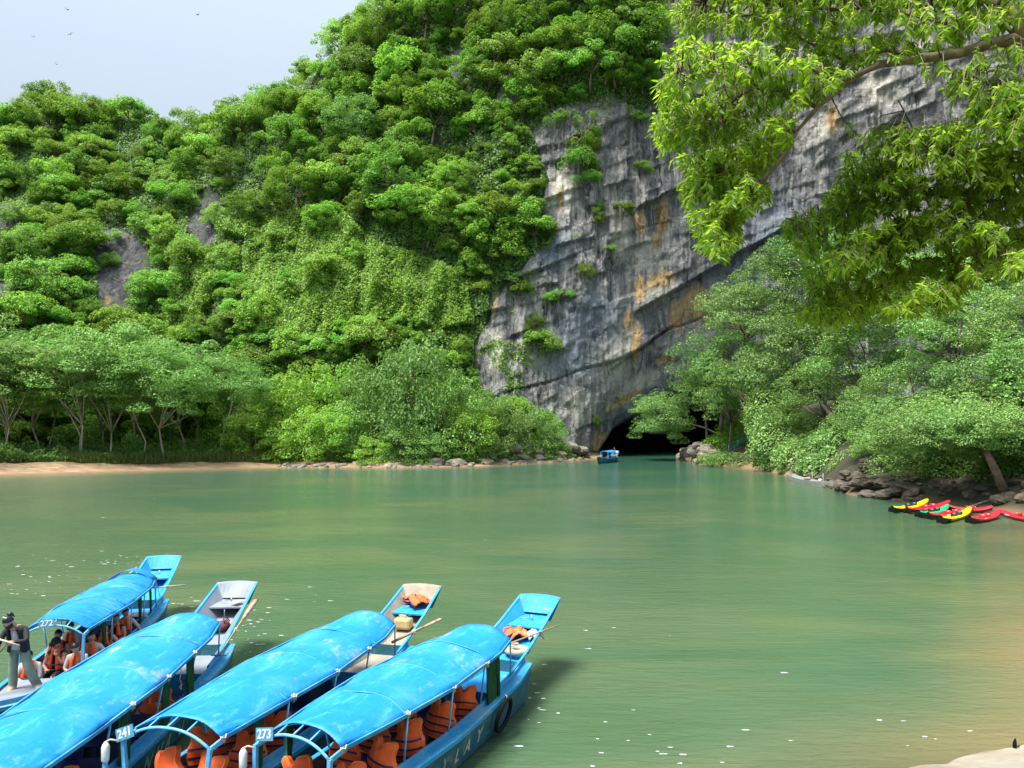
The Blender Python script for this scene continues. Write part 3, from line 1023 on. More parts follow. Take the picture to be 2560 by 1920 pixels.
def crown_points(rs, K, per, rx, rz, cl, flat, cz, low=-0.35, inner=0.12):
    """leaf clusters over an uneven ellipsoid: returns centres, normals"""
    d = unit(K * 4, rs)
    d = d[d[:, 2] > low][:K]
    rad = rs.uniform(.45, 1.0, len(d))[:, None]
    rad[:len(d) // 2] = rs.uniform(.8, 1.08, (len(d) // 2, 1))
    cc = d * rad * np.array([rx, rx, rz]) + np.array([0, 0, cz])
    C, Nn = [], []
    for c0, dd in zip(cc, d):
        k = int(per * rs.uniform(.6, 1.4))
        u = unit(k, rs)
        r = cl * rs.uniform(.7, 1.35)
        rr = rs.uniform(.55, 1.05, k)[:, None] ** .6
        p = u * rr * np.array([r, r, r * flat])
        p[:, 2] -= .5 * r * flat * (p[:, 0] ** 2 + p[:, 1] ** 2) / (r * r)
        C.append(c0 + p)
        Nn.append(u * .4 + np.array([0, -.12, .85]) + dd * .25 + rs.normal(size=(k, 3)) * .5)
    return np.concatenate(C), np.concatenate(Nn), cc


def limbs(mb, base, fork, tips, r0, rs, m=0):
    """tapered trunk up to the fork, then limbs out to the tips"""
    base, fork = Vector(base), Vector(fork)
    mid = base.lerp(fork, .5) + Vector(rs.normal(size=3) * (fork - base).length * .05)
    mb.tube([base - Vector((0, 0, .05)), base.lerp(mid, .5), mid, fork], [r0 * 1.25, r0, r0 * .85, r0 * .7], 7, m)
    for t in tips:
        t = Vector(t)
        q = fork.lerp(t, .5) + Vector((0, 0, (t - fork).length * .12)) + Vector(rs.normal(size=3) * (t - fork).length * .06)
        mb.tube([fork, fork.lerp(q, .55), q, t], [r0 * .5, r0 * .38, r0 * .28, r0 * .1], 5, m)


def make_crown(name, seed, K=34, per=110, rx=1.0, rz=.72, cl=.33, flat=.55, cz=1.0, leaf=.085, mat='leaf_hill', low=-.35, aspect=.6, bark='bark_dark', forkz=.45, r0=.045, ntips=7, base=(0, 0, -.3)):
    rs = np.random.default_rng(seed)
    C, Nn, cc = crown_points(rs, K, per, rx, rz, cl, flat, cz, low)
    V, Q = leaf_faces(C, Nn, leaf * rs.uniform(.6, 1.35, len(C)), aspect, rs)
    crown = fast_mesh(name + '_crown', V, Q, [M[mat]])
    mb = MB()
    tips = cc[rs.choice(len(cc), min(ntips, len(cc)), replace=False)]
    limbs(mb, base, (rs.normal() * .05, rs.normal() * .05, forkz), tips, r0, rs)
    trunk = mb.mesh(name + '_trunk', M[bark])
    return crown, trunk


def plant_tree(name, cr, tr, loc, scale, rz, label, cat='tree', group=None, tilt=None):
    e = empty(name, loc, rz, label, cat, group)
    e.scale = scale if isinstance(scale, tuple) else (scale,) * 3
    if tilt:
        e.rotation_euler = (tilt[0], tilt[1], rz)
    o = link('crown', cr, e)
    t = link('trunk', tr, e)
    return e, o, t


# --- hillside tree kinds (unit crown radius)
KINDS = []
for i in range(4):    # domed umbrella crowns of flat layered clumps
    KINDS.append(make_crown('umbrella%d' % i, 100 + i, 34, 130, 1.0, .6, .33, .5, 1.0, .098))
for i in range(4):    # round dense crowns
    KINDS.append(make_crown('round%d' % i, 200 + i, 46, 95, .9, .85, .27, .7, .95, .095, low=-.6))
for i in range(2):    # tall narrow
    KINDS.append(make_crown('tall%d' % i, 300 + i, 36, 100, .62, 1.15, .25, .6, 1.15, .092, low=-.8))
for i in range(2):    # loose feathery, gaps
    KINDS.append(make_crown('loose%d' % i, 400 + i, 24, 110, 1.05, .8, .25, .5, 1.0, .088, low=-.4))
for i in range(3):    # giants with many clumps
    KINDS.append(make_crown('giant%d' % i, 450 + i, 90, 150, 1.0, .72, .2, .5, .85, .054, low=-.7, ntips=4))
KW = np.array([3, 3, 3, 3, 2, 2, 2, 2, 1.2, 1.2, 1.5, 1.5])
KW = KW / KW.sum()
VINE = [(560, 470), (640, 430), (720, 500), (800, 470), (880, 560), (960, 620), (1060, 640), (1180, 720), (1200, 830), (1100, 830), (1000, 800), (900, 800), (820, 860), (700, 860), (640, 780), (600, 700),
        (640, 620), (560, 600)]
VINE2 = [(430, 640), (500, 600), (560, 680), (500, 860), (430, 860)]


def rocky(px, py):
    r = np.zeros(np.shape(px), bool)
    for poly in ROCKS:
        r |= in_poly(px, py, poly)
    return r


cand = []
zz = 3.0
row = 0
while zz < 118:
    Yr = np.interp(1000, BX, BASE) + .4 * zz
    step = 4.3 / Yr * F
    pxs = np.arange(-500, 2750, step) + (row % 2) * step * .5
    pxs = pxs + rng.uniform(-.38, .38, len(pxs)) * step
    zs = zz + rng.uniform(-1.3, 1.3, len(pxs))
    X, Y, Z = surf_xyz(pxs, zs)
    _, zt = surf(pxs, zs)
    sx, sy = project(X, Y, Z)
    for p, z_, x, y, z2, a_, b_, t_ in zip(pxs, zs, X, Y, Z, sx, sy, zt):
        if z_ > t_ * 1.04 or b_ < -130:
            continue
        cand.append((p, z_, x, y, z2, a_, b_))
    lean_here = 1.0
    zz += 3.3
    row += 1
cand = np.array(cand)
rk = rocky(cand[:, 5], cand[:, 6]) | ((rocky(cand[:, 5], cand[:, 6] - 22) | rocky(cand[:, 5], cand[:, 6] - 45) | rocky(cand[:, 5] + 18, cand[:, 6] - 15) | rocky(cand[:, 5] - 18, cand[:, 6] - 15)) & (cand[:, 5] < 900))
vin = in_poly(cand[:, 5], cand[:, 6], VINE) | in_poly(cand[:, 5], cand[:, 6], VINE2)
trees = []
for i, c in enumerate(cand):
    if rk[i]:
        continue
    R = 2.8 * math.exp(rng.normal() * .34)
    if vin[i]:
        if rng.random() < .72:
            continue
        R *= .75
    if c[0] > 1100:
        R *= .8
    trees.append([c[2], c[3], c[4], R, c[5], c[6]])
BIGT = [(990, 470, 95), (1070, 560, 80), (880, 330, 72), (700, 320, 60), (740, 500, 72), (620, 540, 60), (1060, 60, 70), (1160, 30, 64), (950, 80, 80), (850, 130, 64), (480, 340, 60), (310, 350, 70), (560, 430, 60),
        (250, 470, 60), (100, 310, 70), (1010, 260, 64), (820, 560, 60), (1190, 560, 60), (380, 520, 56), (640, 400, 60), (50, 420, 64), (1270, 60, 60), (760, 240, 60), (1120, 470, 60), (180, 620, 50), (60, 640, 56)]
for (sx, sy, r) in BIGT + SHRUBS:   # the largest crowns, then shrubs clinging to the bare rock
    # march down the bearing to find the height that projects to sy
    zs = np.linspace(0, 110, 300)
    X, Y, Z = surf_xyz(np.full(300, float(sx)), zs)
    a_, b_ = project(X, Y, Z)
    k = int(np.argmin(abs(b_ - sy)))
    trees.append([X[k], Y[k], Z[k] - .3, r / F * Y[k] * 1.0, sx, sy])
nshrub = len(SHRUBS)
trees = np.array(trees)
kind = rng.choice(12, len(trees), p=KW)
kind[-nshrub - len(BIGT):-nshrub] = rng.choice([12, 13, 14], len(BIGT))
keepm = np.ones(len(trees), bool)      # small trees standing inside a giant make way
for t_ in trees[-nshrub - len(BIGT):-nshrub]:
    keepm &= (np.hypot(trees[:, 4] - t_[4], trees[:, 5] - t_[5]) > .55 * t_[3] / t_[1] * F) | (trees[:, 3] >= t_[3] - 1e-6)
keepm[-nshrub - len(BIGT):] = True
trees, kind = trees[keepm], kind[keepm]
inframe = (trees[:, 4] > -40) & (trees[:, 4] < 2600) & (trees[:, 5] > -40) & (trees[:, 5] < 1130)
hidden = (trees[:, 4] > 1700) | ((trees[:, 5] > 930) & (trees[:, 4] < 1400))
score = trees[:, 3] / trees[:, 1] * inframe * (~hidden)
score[-nshrub:] += 1
order = np.argsort(-score)
first = {}


LM = [(30, 545, 'the brown rock ledge at the left edge'), (300, 660, 'the tall grey rock face on the left slope'), (525, 540, 'the pointed grey rock left of centre'), (60, 725, 'the low rock wall at the left edge'),
      (440, 290, 'the dip in the skyline'), (130, 230, 'the top of the left ridge'), (250, 420, 'the middle of the left ridge'), (560, 240, 'the low saddle of the skyline'), (690, 170, 'the steep shoulder of the skyline'),
      (840, 20, 'the point where the skyline leaves the frame'), (780, 370, 'the small brown gap on the main hill'), (1190, 200, 'the bare brown gully high up'), (1110, 350, 'the small scar below the gully'),
      (1450, 390, 'the tall shrub clump on the cliff'), (1600, 270, 'the top corner of the bare cliff'), (1225, 790, 'the ochre streak by the vines'), (700, 540, 'the upper end of the vines'),
      (1000, 740, 'the lower right of the vines'), (590, 740, 'the dark hollow left of the vines'), (980, 120, 'the upper middle of the hill'), (1000, 330, 'the heart of the main hill'),
      (1200, 560, 'the bulge left of the cliff'), (430, 480, 'the slope above the grey rocks'), (1400, 60, 'the dark shelf above the cliff'), (1380, 850, 'the lower bare cliff'), (150, 850, 'the beach trees')]
DIRS = ['right of', 'below and right of', 'below', 'below and left of', 'left of', 'above and left of', 'above', 'above and right of']


def region(px, py):
    d = [(px - a) ** 2 + (py - b_) ** 2 for a, b_, _ in LM]
    k = int(np.argmin(d))
    r = math.sqrt(d[k])
    if r < 28:
        return 'right beside ' + LM[k][2]
    w = DIRS[int(round(math.atan2(py - LM[k][1], px - LM[k][0]) / (math.pi / 4))) % 8]
    return ('just ' if r < 75 else '') + w + ' ' + LM[k][2]


kn = ['umbrella-shaped'] * 4 + ['round'] * 4 + ['tall'] * 2 + ['feathery'] * 2 + ['very large'] * 3
for j in order[:300]:
    x, y, z, R, sx, sy = trees[j]
    cr, tr = KINDS[kind[j]]
    shrub = j >= len(trees) - nshrub
    nm = 'cliff_shrub' if shrub else 'hillside_tree'
    reg = region(sx, sy)
    lab = '%s %s %s' % (kn[kind[j]], 'shrub' if shrub else 'tree', reg)
    grp = '%s %s %s' % (kn[kind[j]], 'shrubs' if shrub else 'trees', reg)
    sc = (R, R * .95, R * rng.uniform(.85, 1.1))
    ti = (rng.normal() * .12 + .12, rng.normal() * .12)
    e, o, t = plant_tree(nm, cr, tr, (x, y - .25 * R, z - .45 * R), sc, rng.uniform(0, 6.28), lab, 'shrub' if shrub else 'tree', grp, ti)
    if kind[j] not in first:
        first[kind[j]] = o
rest = order[300:]


def gn_scatter(name, pts, rots, scl, var, sources, label, cat):
    """a point cloud mesh with the visible plants copied onto it by geometry nodes"""
    me = bpy.data.meshes.new(name)
    me.vertices.add(len(pts))
    me.vertices.foreach_set('co', np.ascontiguousarray(pts, np.float32).ravel())
    for an, ty, da, key in (('rot', 'FLOAT_VECTOR', rots, 'vector'), ('scl', 'FLOAT', scl, 'value'), ('var', 'INT', var, 'value')):
        at = me.attributes.new(an, ty, 'POINT')
        at.data.foreach_set(key, np.ascontiguousarray(da, np.int32 if ty == 'INT' else np.float32).ravel())
    o = link(name, me)
    ng = bpy.data.node_groups.new(name, 'GeometryNodeTree')
    ng.interface.new_socket('Geometry', in_out='INPUT', socket_type='NodeSocketGeometry')
    ng.interface.new_socket('Geometry', in_out='OUTPUT', socket_type='NodeSocketGeometry')
    gi, go = ng.nodes.new('NodeGroupInput'), ng.nodes.new('NodeGroupOutput')
    jn = ng.nodes.new('GeometryNodeJoinGeometry')

    def attr(an, ty):
        a = ng.nodes.new('GeometryNodeInputNamedAttribute')
        a.data_type = ty
        a.inputs['Name'].default_value = an
        return a.outputs[0]
    ar, asx, av = attr('rot', 'FLOAT_VECTOR'), attr('scl', 'FLOAT'), attr('var', 'INT')
    for k, src in sources.items():
        oi = ng.nodes.new('GeometryNodeObjectInfo')
        oi.transform_space = 'ORIGINAL'
        oi.inputs['Object'].default_value = src
        oi.inputs['As Instance'].default_value = True
        cp = ng.nodes.new('FunctionNodeCompare')
        cp.data_type = 'INT'
        cp.operation = 'EQUAL'
        ng.links.new(av, cp.inputs[2])
        cp.inputs[3].default_value = int(k)
        ip = ng.nodes.new('GeometryNodeInstanceOnPoints')
        ng.links.new(gi.outputs[0], ip.inputs['Points'])
        ng.links.new(cp.outputs[0], ip.inputs['Selection'])
        ng.links.new(oi.outputs['Geometry'], ip.inputs['Instance'])
        ng.links.new(ar, ip.inputs['Rotation'])
        ng.links.new(asx, ip.inputs['Scale'])
        ng.links.new(ip.outputs[0], jn.inputs[0])
    ng.links.new(jn.outputs[0], go.inputs[0])
    md = o.modifiers.new('scatter', 'NODES')
    md.node_group = ng
    return tag(o, label, cat, None, 'stuff')


rp = trees[rest]
rots = np.stack([rng.normal(size=len(rest)) * .1 + .1, rng.normal(size=len(rest)) * .1, rng.uniform(0, 6.28, len(rest))], 1)
pts = rp[:, :3] - np.stack([rp[:, 3] * 0, .25 * rp[:, 3], .45 * rp[:, 3]], 1)
vv = np.array([k if k in first else list(first)[0] for k in kind[rest]])
gn_scatter('hillside_forest', pts, rots, rp[:, 3], vv, first, 'dense green forest of many small trees covering the steep hillside', 'forest')

# --- vines and undergrowth over the slope itself (leaf by leaf)
def slope_leaves(name, n, px0, px1, z0, z1, size, mat, keep, label, cat, off=(.0, .9), seed=1, dro=.8):
    rs = np.random.default_rng(seed)
    px = rs.uniform(px0, px1, n)
    z = rs.uniform(z0, z1, n)
    X, Y, Z = surf_xyz(px, z)
    _, zt = surf(px, z)
    sx, sy = project(X, Y, Z)
    k = keep(sx, sy, X, Z) & (z < zt * 1.02)
    px, z, X, Y, Z = px[k], z[k], X[k], Y[k], Z[k]
    X2, Y2, _ = surf_xyz(px, z + .6)
    sl = (Y2 - Y) / .6
    # clumps: the carpet bulges and hangs in festoons
    bulge = .5 + .5 * (.55 * fbm(X * .45, Z * .3, 3.0, 4, 77) + .9 * fbm(X * .32, Z * .09, 5.0, 3, 78))
    o_ = rs.uniform(off[0], off[1], len(X)) * (0.25 + 1.9 * np.clip(bulge, 0, 1) ** 1.6)
    C = np.stack([X, Y - o_, Z + o_ * .3], 1)
    Nn = np.stack([rs.normal(size=len(X)) * .5, -np.ones(len(X)), .35 + .5 * np.clip(sl, 0, 1)], 1) + rs.normal(size=(len(X), 3)) * .42
    V, Q = leaf_faces(C, Nn, size * rs.uniform(.55, 1.5, len(X)), .75, rs, np.array([0, 0, -dro]))
    o = link(name, fast_mesh(name, V, Q, [M[mat]]))
    return tag(o, label, cat, None, 'stuff')


def k_vine(sx, sy, X, Z):
    w = 25 * fbm(X * .15, Z * .15, 0, 3, 55)
    return (in_poly(sx + w, sy + w, VINE) | in_poly(sx + w, sy + w, VINE2)) & ~rocky(sx, sy)


def k_under(sx, sy, X, Z):
    w = 18 * fbm(X * .15, Z * .15, 0, 3, 56)
    return (~rocky(sx + w, sy + w)) & (sy > -60) & (sx > -60) & (sx < 1760)


slope_leaves('climbing_vines', 360000, 400, 1260, 8, 48, .36, 'leaf_vine', k_vine, 'bright green carpet of climbing vines draped down the middle of the hillside', 'vines', (.1, 2.3), 11)
slope_leaves('hillside_undergrowth', 330000, -100, 1720, 0, 112, .46, 'leaf_under', k_under, 'dark green undergrowth between the trees of the hillside', 'undergrowth', (0, .8), 12)


def k_sparse(sx, sy, X, Z):
    n_ = fbm(X * .22, Z * .22, 0, 4, 58)
    return in_poly(sx, sy, [(1180, -60), (1700, -60), (1660, 260), (1500, 420), (1420, 700), (1300, 1000), (1180, 960)]) & (n_ > .2 + (sy > 300) * .16) & rocky(sx, sy)


slope_leaves('cliff_plants', 60000, 1150, 1720, 3, 100, .34, 'leaf_vine', k_sparse, 'scattered small plants rooted in cracks of the grey cliff', 'plants', (0, .5), 13)

# ---------------------------------------------------------------- trees on the banks
BANK = []
for i in range(5):
    BANK.append(make_crown('bank%d' % i, 500 + i, [44, 34, 50, 38, 46][i], 200, 1.0, [.8, .7, .95, .62, .85][i], .27, .42, [1.75, 1.9, 1.6, 1.95, 1.7][i], .056, 'leaf_bank', low=[-.75, -.5, -.85, -.4, -.8][i],
                           forkz=[.62, .95, .5, .8, .7][i], r0=[.024, .019, .022, .018, .022][i], ntips=[7, 5, 6, 4, 8][i], bark='bark_pale', base=([.12, -.2, .05, .16, -.1][i], 0, -.02)))
BUSH = []
for i in range(3):
    BUSH.append(make_crown('bush%d' % i, 600 + i, 60, 130, 1.0, .9, .25, .6, .8, .058, 'leaf_bank', low=-.75, forkz=.3, r0=.04))
BRT = []
for i in range(2):
    BRT.append(make_crown('bright%d' % i, 650 + i, 60, 130, 1.0, .9, .25, .6, .8, .062, 'leaf_bright', low=-.8, forkz=.3, r0=.04))


def on_bank(px, d):
    return Vector(bank_point(px, d))


bt = [(-70, 9, 6.4), (20, 10, 5.4), (90, 14, 6.0), (175, 10, 6.0), (205, 8, 6.2), (278, 8, 5.6), (343, 7, 5.2), (404, 6, 6.4), (455, 12, 6.2), (500, 15, 5.4), (570, 8, 5.0),
      (250, 17, 6.6), (330, 18, 6.8), (130, 19, 6.8), (30, 20, 7.0), (420, 20, 6.4), (600, 16, 5.4), (-160, 14, 6.5), (-30, 18, 6.8)]
bt.sort()
for i, (px, d, R) in enumerate(bt):
    c = BANK[(i * 3) % 5]
    front = d < 13
    nth = sum(1 for q in bt[:i] if (q[1] < 13) == front)
    W = ['leftmost', 'second', 'third', 'fourth', 'fifth', 'sixth', 'seventh', 'eighth', 'ninth', 'tenth', 'eleventh', 'twelfth', 'thirteenth', 'fourteenth']
    lab = '%s pale-trunked tree %s, behind the sand beach' % (W[nth], 'of the front row from the left' if front else 'of the back row from the left')
    plant_tree('bank_tree', c[0], c[1], on_bank(px, d), (R, R, R * rng.uniform(.98, 1.12)), rng.uniform(0, 6.28), lab, 'tree', 'trees behind the beach')

# bushy trees further right, crowns down to the ground  (px, inland, radius, height factor, bright, words)
bb = [(640, 7, 4.6, 1.1, 1, 'bright green bush right of the beach trees'), (700, 12, 5.6, 1.4, 1, 'tall bright green bushy tree below the vines'), (590, 14, 5, 1.2, 1, 'bright bushy tree behind the last slender trunk'),
      (770, 5, 4.2, 1.2, 1, 'yellow-green bushy tree close to the water where the rocks begin'), (840, 6, 4.4, 1.15, 1, 'glowing green bush over the first rocks'), (900, 9, 4.8, 1.3, 0, 'dull green bush beside the thin white trunk'),
      (960, 10, 6.2, 1.75, 0, 'large grey-green tree in front of the vines'), (1050, 10, 6.6, 1.85, 0, 'tallest grey-green tree left of the cliff foot'), (1130, 8, 5.4, 1.6, 0, 'round grey-green tree against the cliff foot'),
      (1010, 5, 4.0, .9, 0, 'low dark bush above the boulders'), (1090, 4.5, 3.6, .9, 0, 'low leafy bush over the middle boulders'), (1180, 5.5, 4.2, 1.2, 1, 'bright leafy tree above the dark boulders'),
      (1220, 8, 4.4, 1.55, 0, 'tree with pale underside beside the cliff'), (1270, 6, 4.0, 1.35, 0, 'bushy tree second from the end of the left bank'), (1330, 6, 4.0, 1.35, 0, 'thin-trunked tree at the cliff foot nearest the cave'),
      (1375, 7, 3.0, 1.15, 0, 'small tree nearest the cave on the left bank'), (930, 4, 3.2, .8, 1, 'small bright bush overhanging the rocks'), (700, 5, 3.2, .8, 1, 'small bright bush at the end of the beach'),
      (1400, 5.5, 1.6, .9, 1, 'tiny bright bush beside the brown rock'), (860, 16, 6, 1.5, 1, 'tall bright tree at the foot of the vines'), (780, 17, 6, 1.5, 1, 'broad bright tree below the dark hollow')]
for (px, d, R, hf, br, words) in bb:
    c = (BRT if br else BUSH)[int(rng.integers(2 if br else 3))]
    plant_tree('bank_bush', c[0], c[1], on_bank(px, d) - Vector((0, 0, .25 * R)), (R, R, R * hf), rng.uniform(0, 6.28), words, 'bush' if R < 4.5 else 'tree')

# right bank: big trees leaning over the river  (px, crown centre py, depth, radius, flat, words)
RT = []
for i in range(4):
    RT.append(make_crown('river%d' % i, 700 + i, 62, 230, 1.0, .72, .23, .5, 0.0, .040, 'leaf_right', low=-.5, forkz=-.6, r0=.045, ntips=10, base=(0, 0, -1.6), bark='bark_dark'))
rt = [(1650, 1045, 128, 4.9, 'small crown hanging over the cave mouth, nearest the cave'), (1765, 975, 122, 5.6, 'dark crown right of the cave mouth'), (1800, 900, 118, 7.4, 'tall crown against the pale cliff right of the cave'),
      (1860, 790, 118, 7.6, 'tree reaching high against the ochre-stained cliff'), (1960, 720, 116, 8.0, 'highest tree of the right bank against the cliff'), (1890, 960, 108, 6.6, 'wide crown above the teal railing'),
      (1985, 880, 104, 7.6, 'broad crown behind the grey boat'), (2090, 800, 98, 7.6, 'tall crown in the middle of the right bank'), (2060, 980, 92, 5.6, 'leafy crown above the grey boat'),
      (2150, 905, 86, 5.8, 'pale-leaved crown leaning over the rocks'), (2240, 800, 84, 6.4, 'crown below the overhanging leaves'), (2200, 1030, 78, 4.4, 'low crown above the layered rocks'),
      (2300, 960, 74, 4.8, 'grey-green crown behind the kayaks'), (2400, 830, 72, 5.6, 'high crown at the right, behind the leaning trunk'), (2470, 960, 64, 4.0, 'drooping pale crown over the kayaks'),
      (2540, 1010, 62, 4.2, 'drooping crown at the right edge'), (2560, 820, 66, 5.4, 'crown at the right edge of the frame'), (2130, 1100, 84, 4.0, 'low dark bush beside the leaning trunk'),
      (2650, 930, 58, 5, 'tree just past the right edge'), (1950, 1060, 100, 4.2, 'dark bush right of the railing'), (2350, 1090, 72, 3.6, 'shaded bush over the dark hollow'), (2430, 1050, 62, 4.2, 'low drooping crown right above the kayaks'), (2520, 1110, 58, 3.0, 'lowest crown at the right edge above the bare branches'), (2240, 1050, 70, 4.2, 'drooping crown above the layered rocks'), (2300, 1085, 58.5, 3.3, 'shaded crown hanging low over the water left of the kayaks'), (2405, 1085, 57, 3.3, 'shaded crown hanging right over the back kayaks'), (2510, 1070, 55, 3.2, 'shaded crown hanging over the bare branches'), (2220, 1110, 63, 2.6, 'small crown hanging over the upright rock stack'), (2050, 640, 112, 6.5, 'topmost crown half hidden by the overhanging leaves'), (2180, 690, 100, 7.5, 'crown behind the tips of the overhanging leaves'),
      (2330, 720, 88, 7, 'crown under the middle of the overhanging leaves'), (2450, 700, 78, 6, 'crown under the right part of the overhanging leaves'), (1820, 1010, 116, 4.6, 'crown touching the top of the bright bush')]
RTL = make_crown('low_river', 760, 70, 200, 1.0, .72, .23, .5, 0.0, .05, 'leaf_right', low=-.6, forkz=.0, r0=.035, ntips=6, base=(1.5, 2.6, -.55), bark='bark_dark')
RT0 = make_crown('cave_side', 750, 90, 240, 1.0, .95, .30, .5, 0.0, .042, 'leaf_right', low=-.8, forkz=.1, r0=.04, ntips=8, base=(2.6, .4, -.9), bark='bark_dark')
for i, (px, py, Y, R, words) in enumerate(rt):
    low = ('hanging' in words or 'lowest' in words or 'drooping' in words) and i > 0
    c = (RTL if low else RT[i % 4]) if i else RT0
    p = at_y(px, py, Y)
    plant_tree('river_tree', c[0], c[1], p, (R, R * .9, R * rng.uniform(.85, 1.05)), (rng.uniform(-.3, .3) if low else rng.uniform(0, 6.28)) if i else 0, words, 'tree')
# leaning bare trunks on the right bank
for nm, pts_, r_, words in [('leaning_trunk', [(2515, 1240, 56), (2490, 1180, 56), (2462, 1120, 57), (2440, 1060, 60), (2425, 1000, 63)], [.36, .29, .24, .15, .04], 'mossy trunk leaning left over the right-hand kayaks'),
                            ('leaning_trunk', [(2150, 1140, 84), (2110, 1090, 85), (2080, 1040, 86), (2040, 990, 88)], [.45, .4, .26, .04], 'brown trunk leaning left over the green bush beside the layered rocks'),
                            ('leaning_trunk', [(1895, 1175, 104), (1893, 1110, 104), (1885, 1060, 104), (1850, 1000, 106)], [.7, .5, .35, .04], 'dark trunk standing beside the teal railing')]:
    b = MB()
    b.tube([at_y(*q) for q in pts_], r_, 9)
    a0 = at_y(*pts_[-2])
    b.tube([a0, a0 + Vector((1.0, .4, 1.2)), a0 + Vector((1.6, 1.2, 2.4))], [r_[-2] * .6, r_[-2] * .4, r_[-2] * .1], 7)
    o = b.build(nm, M['bark_dark'])
    tag(o, words, 'tree trunk')


# bushes cloaking the right bank down to the water
def shrub_mass(name, ells, n, leaf, mat, label, cat, seed, under=None):
    rs = np.random.default_rng(seed)
    C, Nn = [], []
    for (px, py, Y, rx, rz) in ells:
        c0 = np.array(at_y(px, py, Y))
        k = int(n * rx * rz)
        u = unit(k, rs)
        lump = 1 + .35 * fbm(u[:, 0] * 2.2 + px, u[:, 1] * 2.2, u[:, 2] * 2.2, 3, 3)
        p = u * (rs.uniform(.75, 1.02, k) * lump)[:, None] * np.array([rx, rx * .7, rz])
        C.append(c0 + p)
        Nn.append(u + np.array([0, -.1, .7]) + rs.normal(size=(k, 3)) * .4)
    C, Nn = np.concatenate(C), np.concatenate(Nn)
    k = C[:, 2] > .25
    V, Q = leaf_faces(C[k], Nn[k], leaf * rs.uniform(.6, 1.4, k.sum()), .7, rs)
    return tag(link(name, fast_mesh(name, V, Q, [M[mat]])), label, cat)


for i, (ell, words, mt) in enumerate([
        ([(1805, 1118, 121, 3.4, 2.2), (1850, 1095, 122, 4.2, 3.4), (1900, 1080, 122, 4, 4)], 'bright yellow-green bush beside the cave rocks', 'leaf_bright'),
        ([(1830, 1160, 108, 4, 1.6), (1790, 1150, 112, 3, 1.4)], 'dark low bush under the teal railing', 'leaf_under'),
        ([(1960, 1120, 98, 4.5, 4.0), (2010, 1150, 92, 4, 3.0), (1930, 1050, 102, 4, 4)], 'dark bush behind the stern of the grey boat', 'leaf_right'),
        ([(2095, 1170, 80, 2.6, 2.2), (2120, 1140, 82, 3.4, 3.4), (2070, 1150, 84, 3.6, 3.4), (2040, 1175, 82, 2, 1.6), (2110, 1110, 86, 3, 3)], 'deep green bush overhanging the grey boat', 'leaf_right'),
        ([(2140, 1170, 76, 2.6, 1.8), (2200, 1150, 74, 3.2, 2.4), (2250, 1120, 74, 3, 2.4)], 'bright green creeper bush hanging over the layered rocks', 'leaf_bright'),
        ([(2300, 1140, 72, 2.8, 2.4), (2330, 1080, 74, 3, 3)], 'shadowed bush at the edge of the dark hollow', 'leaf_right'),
        ([(2300, 1180, 66, 3, 3), (2380, 1190, 65, 3.5, 3), (2460, 1195, 63, 3.5, 3), (2540, 1200, 60, 3.5, 3), (2620, 1190, 58, 4, 4), (2240, 1185, 68, 2.6, 2.2), (2420, 1140, 66, 4.5, 4), (2520, 1130, 63, 4.5, 4), (2480, 1170, 70, 3.5, 3.5), (2580, 1130, 68, 5, 5), (2400, 1150, 74, 4, 4), (2330, 1170, 78, 4, 3.5), (2480, 1090, 76, 5, 4), (2260, 1130, 84, 5, 5), (2600, 1200, 62, 4, 3), (2160, 1120, 92, 5, 5), (2060, 1110, 100, 5, 5)], 'bush behind the leaning trunk, leaves coloured dark for the deep shade of the hollow', 'leaf_under')]):  # last mass: deep shade of the hollow put in as dark leaf colour
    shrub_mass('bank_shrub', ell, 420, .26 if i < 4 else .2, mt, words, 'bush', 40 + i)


# grass and low plants along the left bank
def ground_cover():
    rs = np.random.default_rng(99)
    n = 90000
    px = rs.uniform(-500, 1450, n)
    d = 4.2 + rs.random(n) ** 1.5 * 14 + np.interp(px, [-500, 0, 300, 800, 900, 1400], [3.5, 3.0, 1.2, .6, -.6, -2.4])
    Y = shore_Y(px) + d
    X = (px - CX) / F * Y
    clump = fbm(X * .5, Y * .5, 0, 3, 5)
    Z = bank_height(px, d) + rs.random(n) * (.5 + np.clip(clump + .2, 0, 1) * 2.6) * np.clip((d - 3.0) / 6, .25, 1.0) * 1.25
    C = np.stack([X, Y, Z], 1)
    Nn = np.stack([rs.normal(size=n) * .5, -np.ones(n) * .6, np.ones(n) * .7], 1) + rs.normal(size=(n, 3)) * .4
    V, Q = leaf_faces(C, Nn, .34 * rs.uniform(.5, 1.5, n), .5, rs, np.array([0, 0, .6]))
    tag(link('bank_undergrowth', fast_mesh('bank_undergrowth', V, Q, [M['leaf_under']])), 'tangled grass and low plants between the beach and the tree trunks', 'undergrowth', None, 'stuff')
    # upright grass tufts at the sand edge
    n = 9000
    px = rs.uniform(150, 860, n)
    d = np.interp(px, [100, 300, 800], [7.5, 5.0, 4.2]) + rs.uniform(-.4, 2.2, n)
    Y = shore_Y(px) + d
    X = (px - CX) / F * Y
    Z = bank_height(px, d)
    h = rs.uniform(.5, 1.5, n)
    dx, dy = rs.normal(size=n) * .25, rs.normal(size=n) * .25
    w = .035
    A = np.stack([X - w, Y, Z], 1)
    B = np.stack([X + w, Y, Z], 1)
    Cc = np.stack([X + dx * .5 + w * .8, Y + dy * .4, Z + h * .65], 1)
    D = np.stack([X + dx, Y + dy, Z + h], 1)
    V = np.stack([A, B, Cc, D], 1).reshape(-1, 3)
    tag(link('bank_grass', fast_mesh('bank_grass', V, np.arange(n * 4).reshape(-1, 4), [M['grass']])), 'tall yellow-green grass growing at the top edge of the sand', 'grass', None, 'stuff')


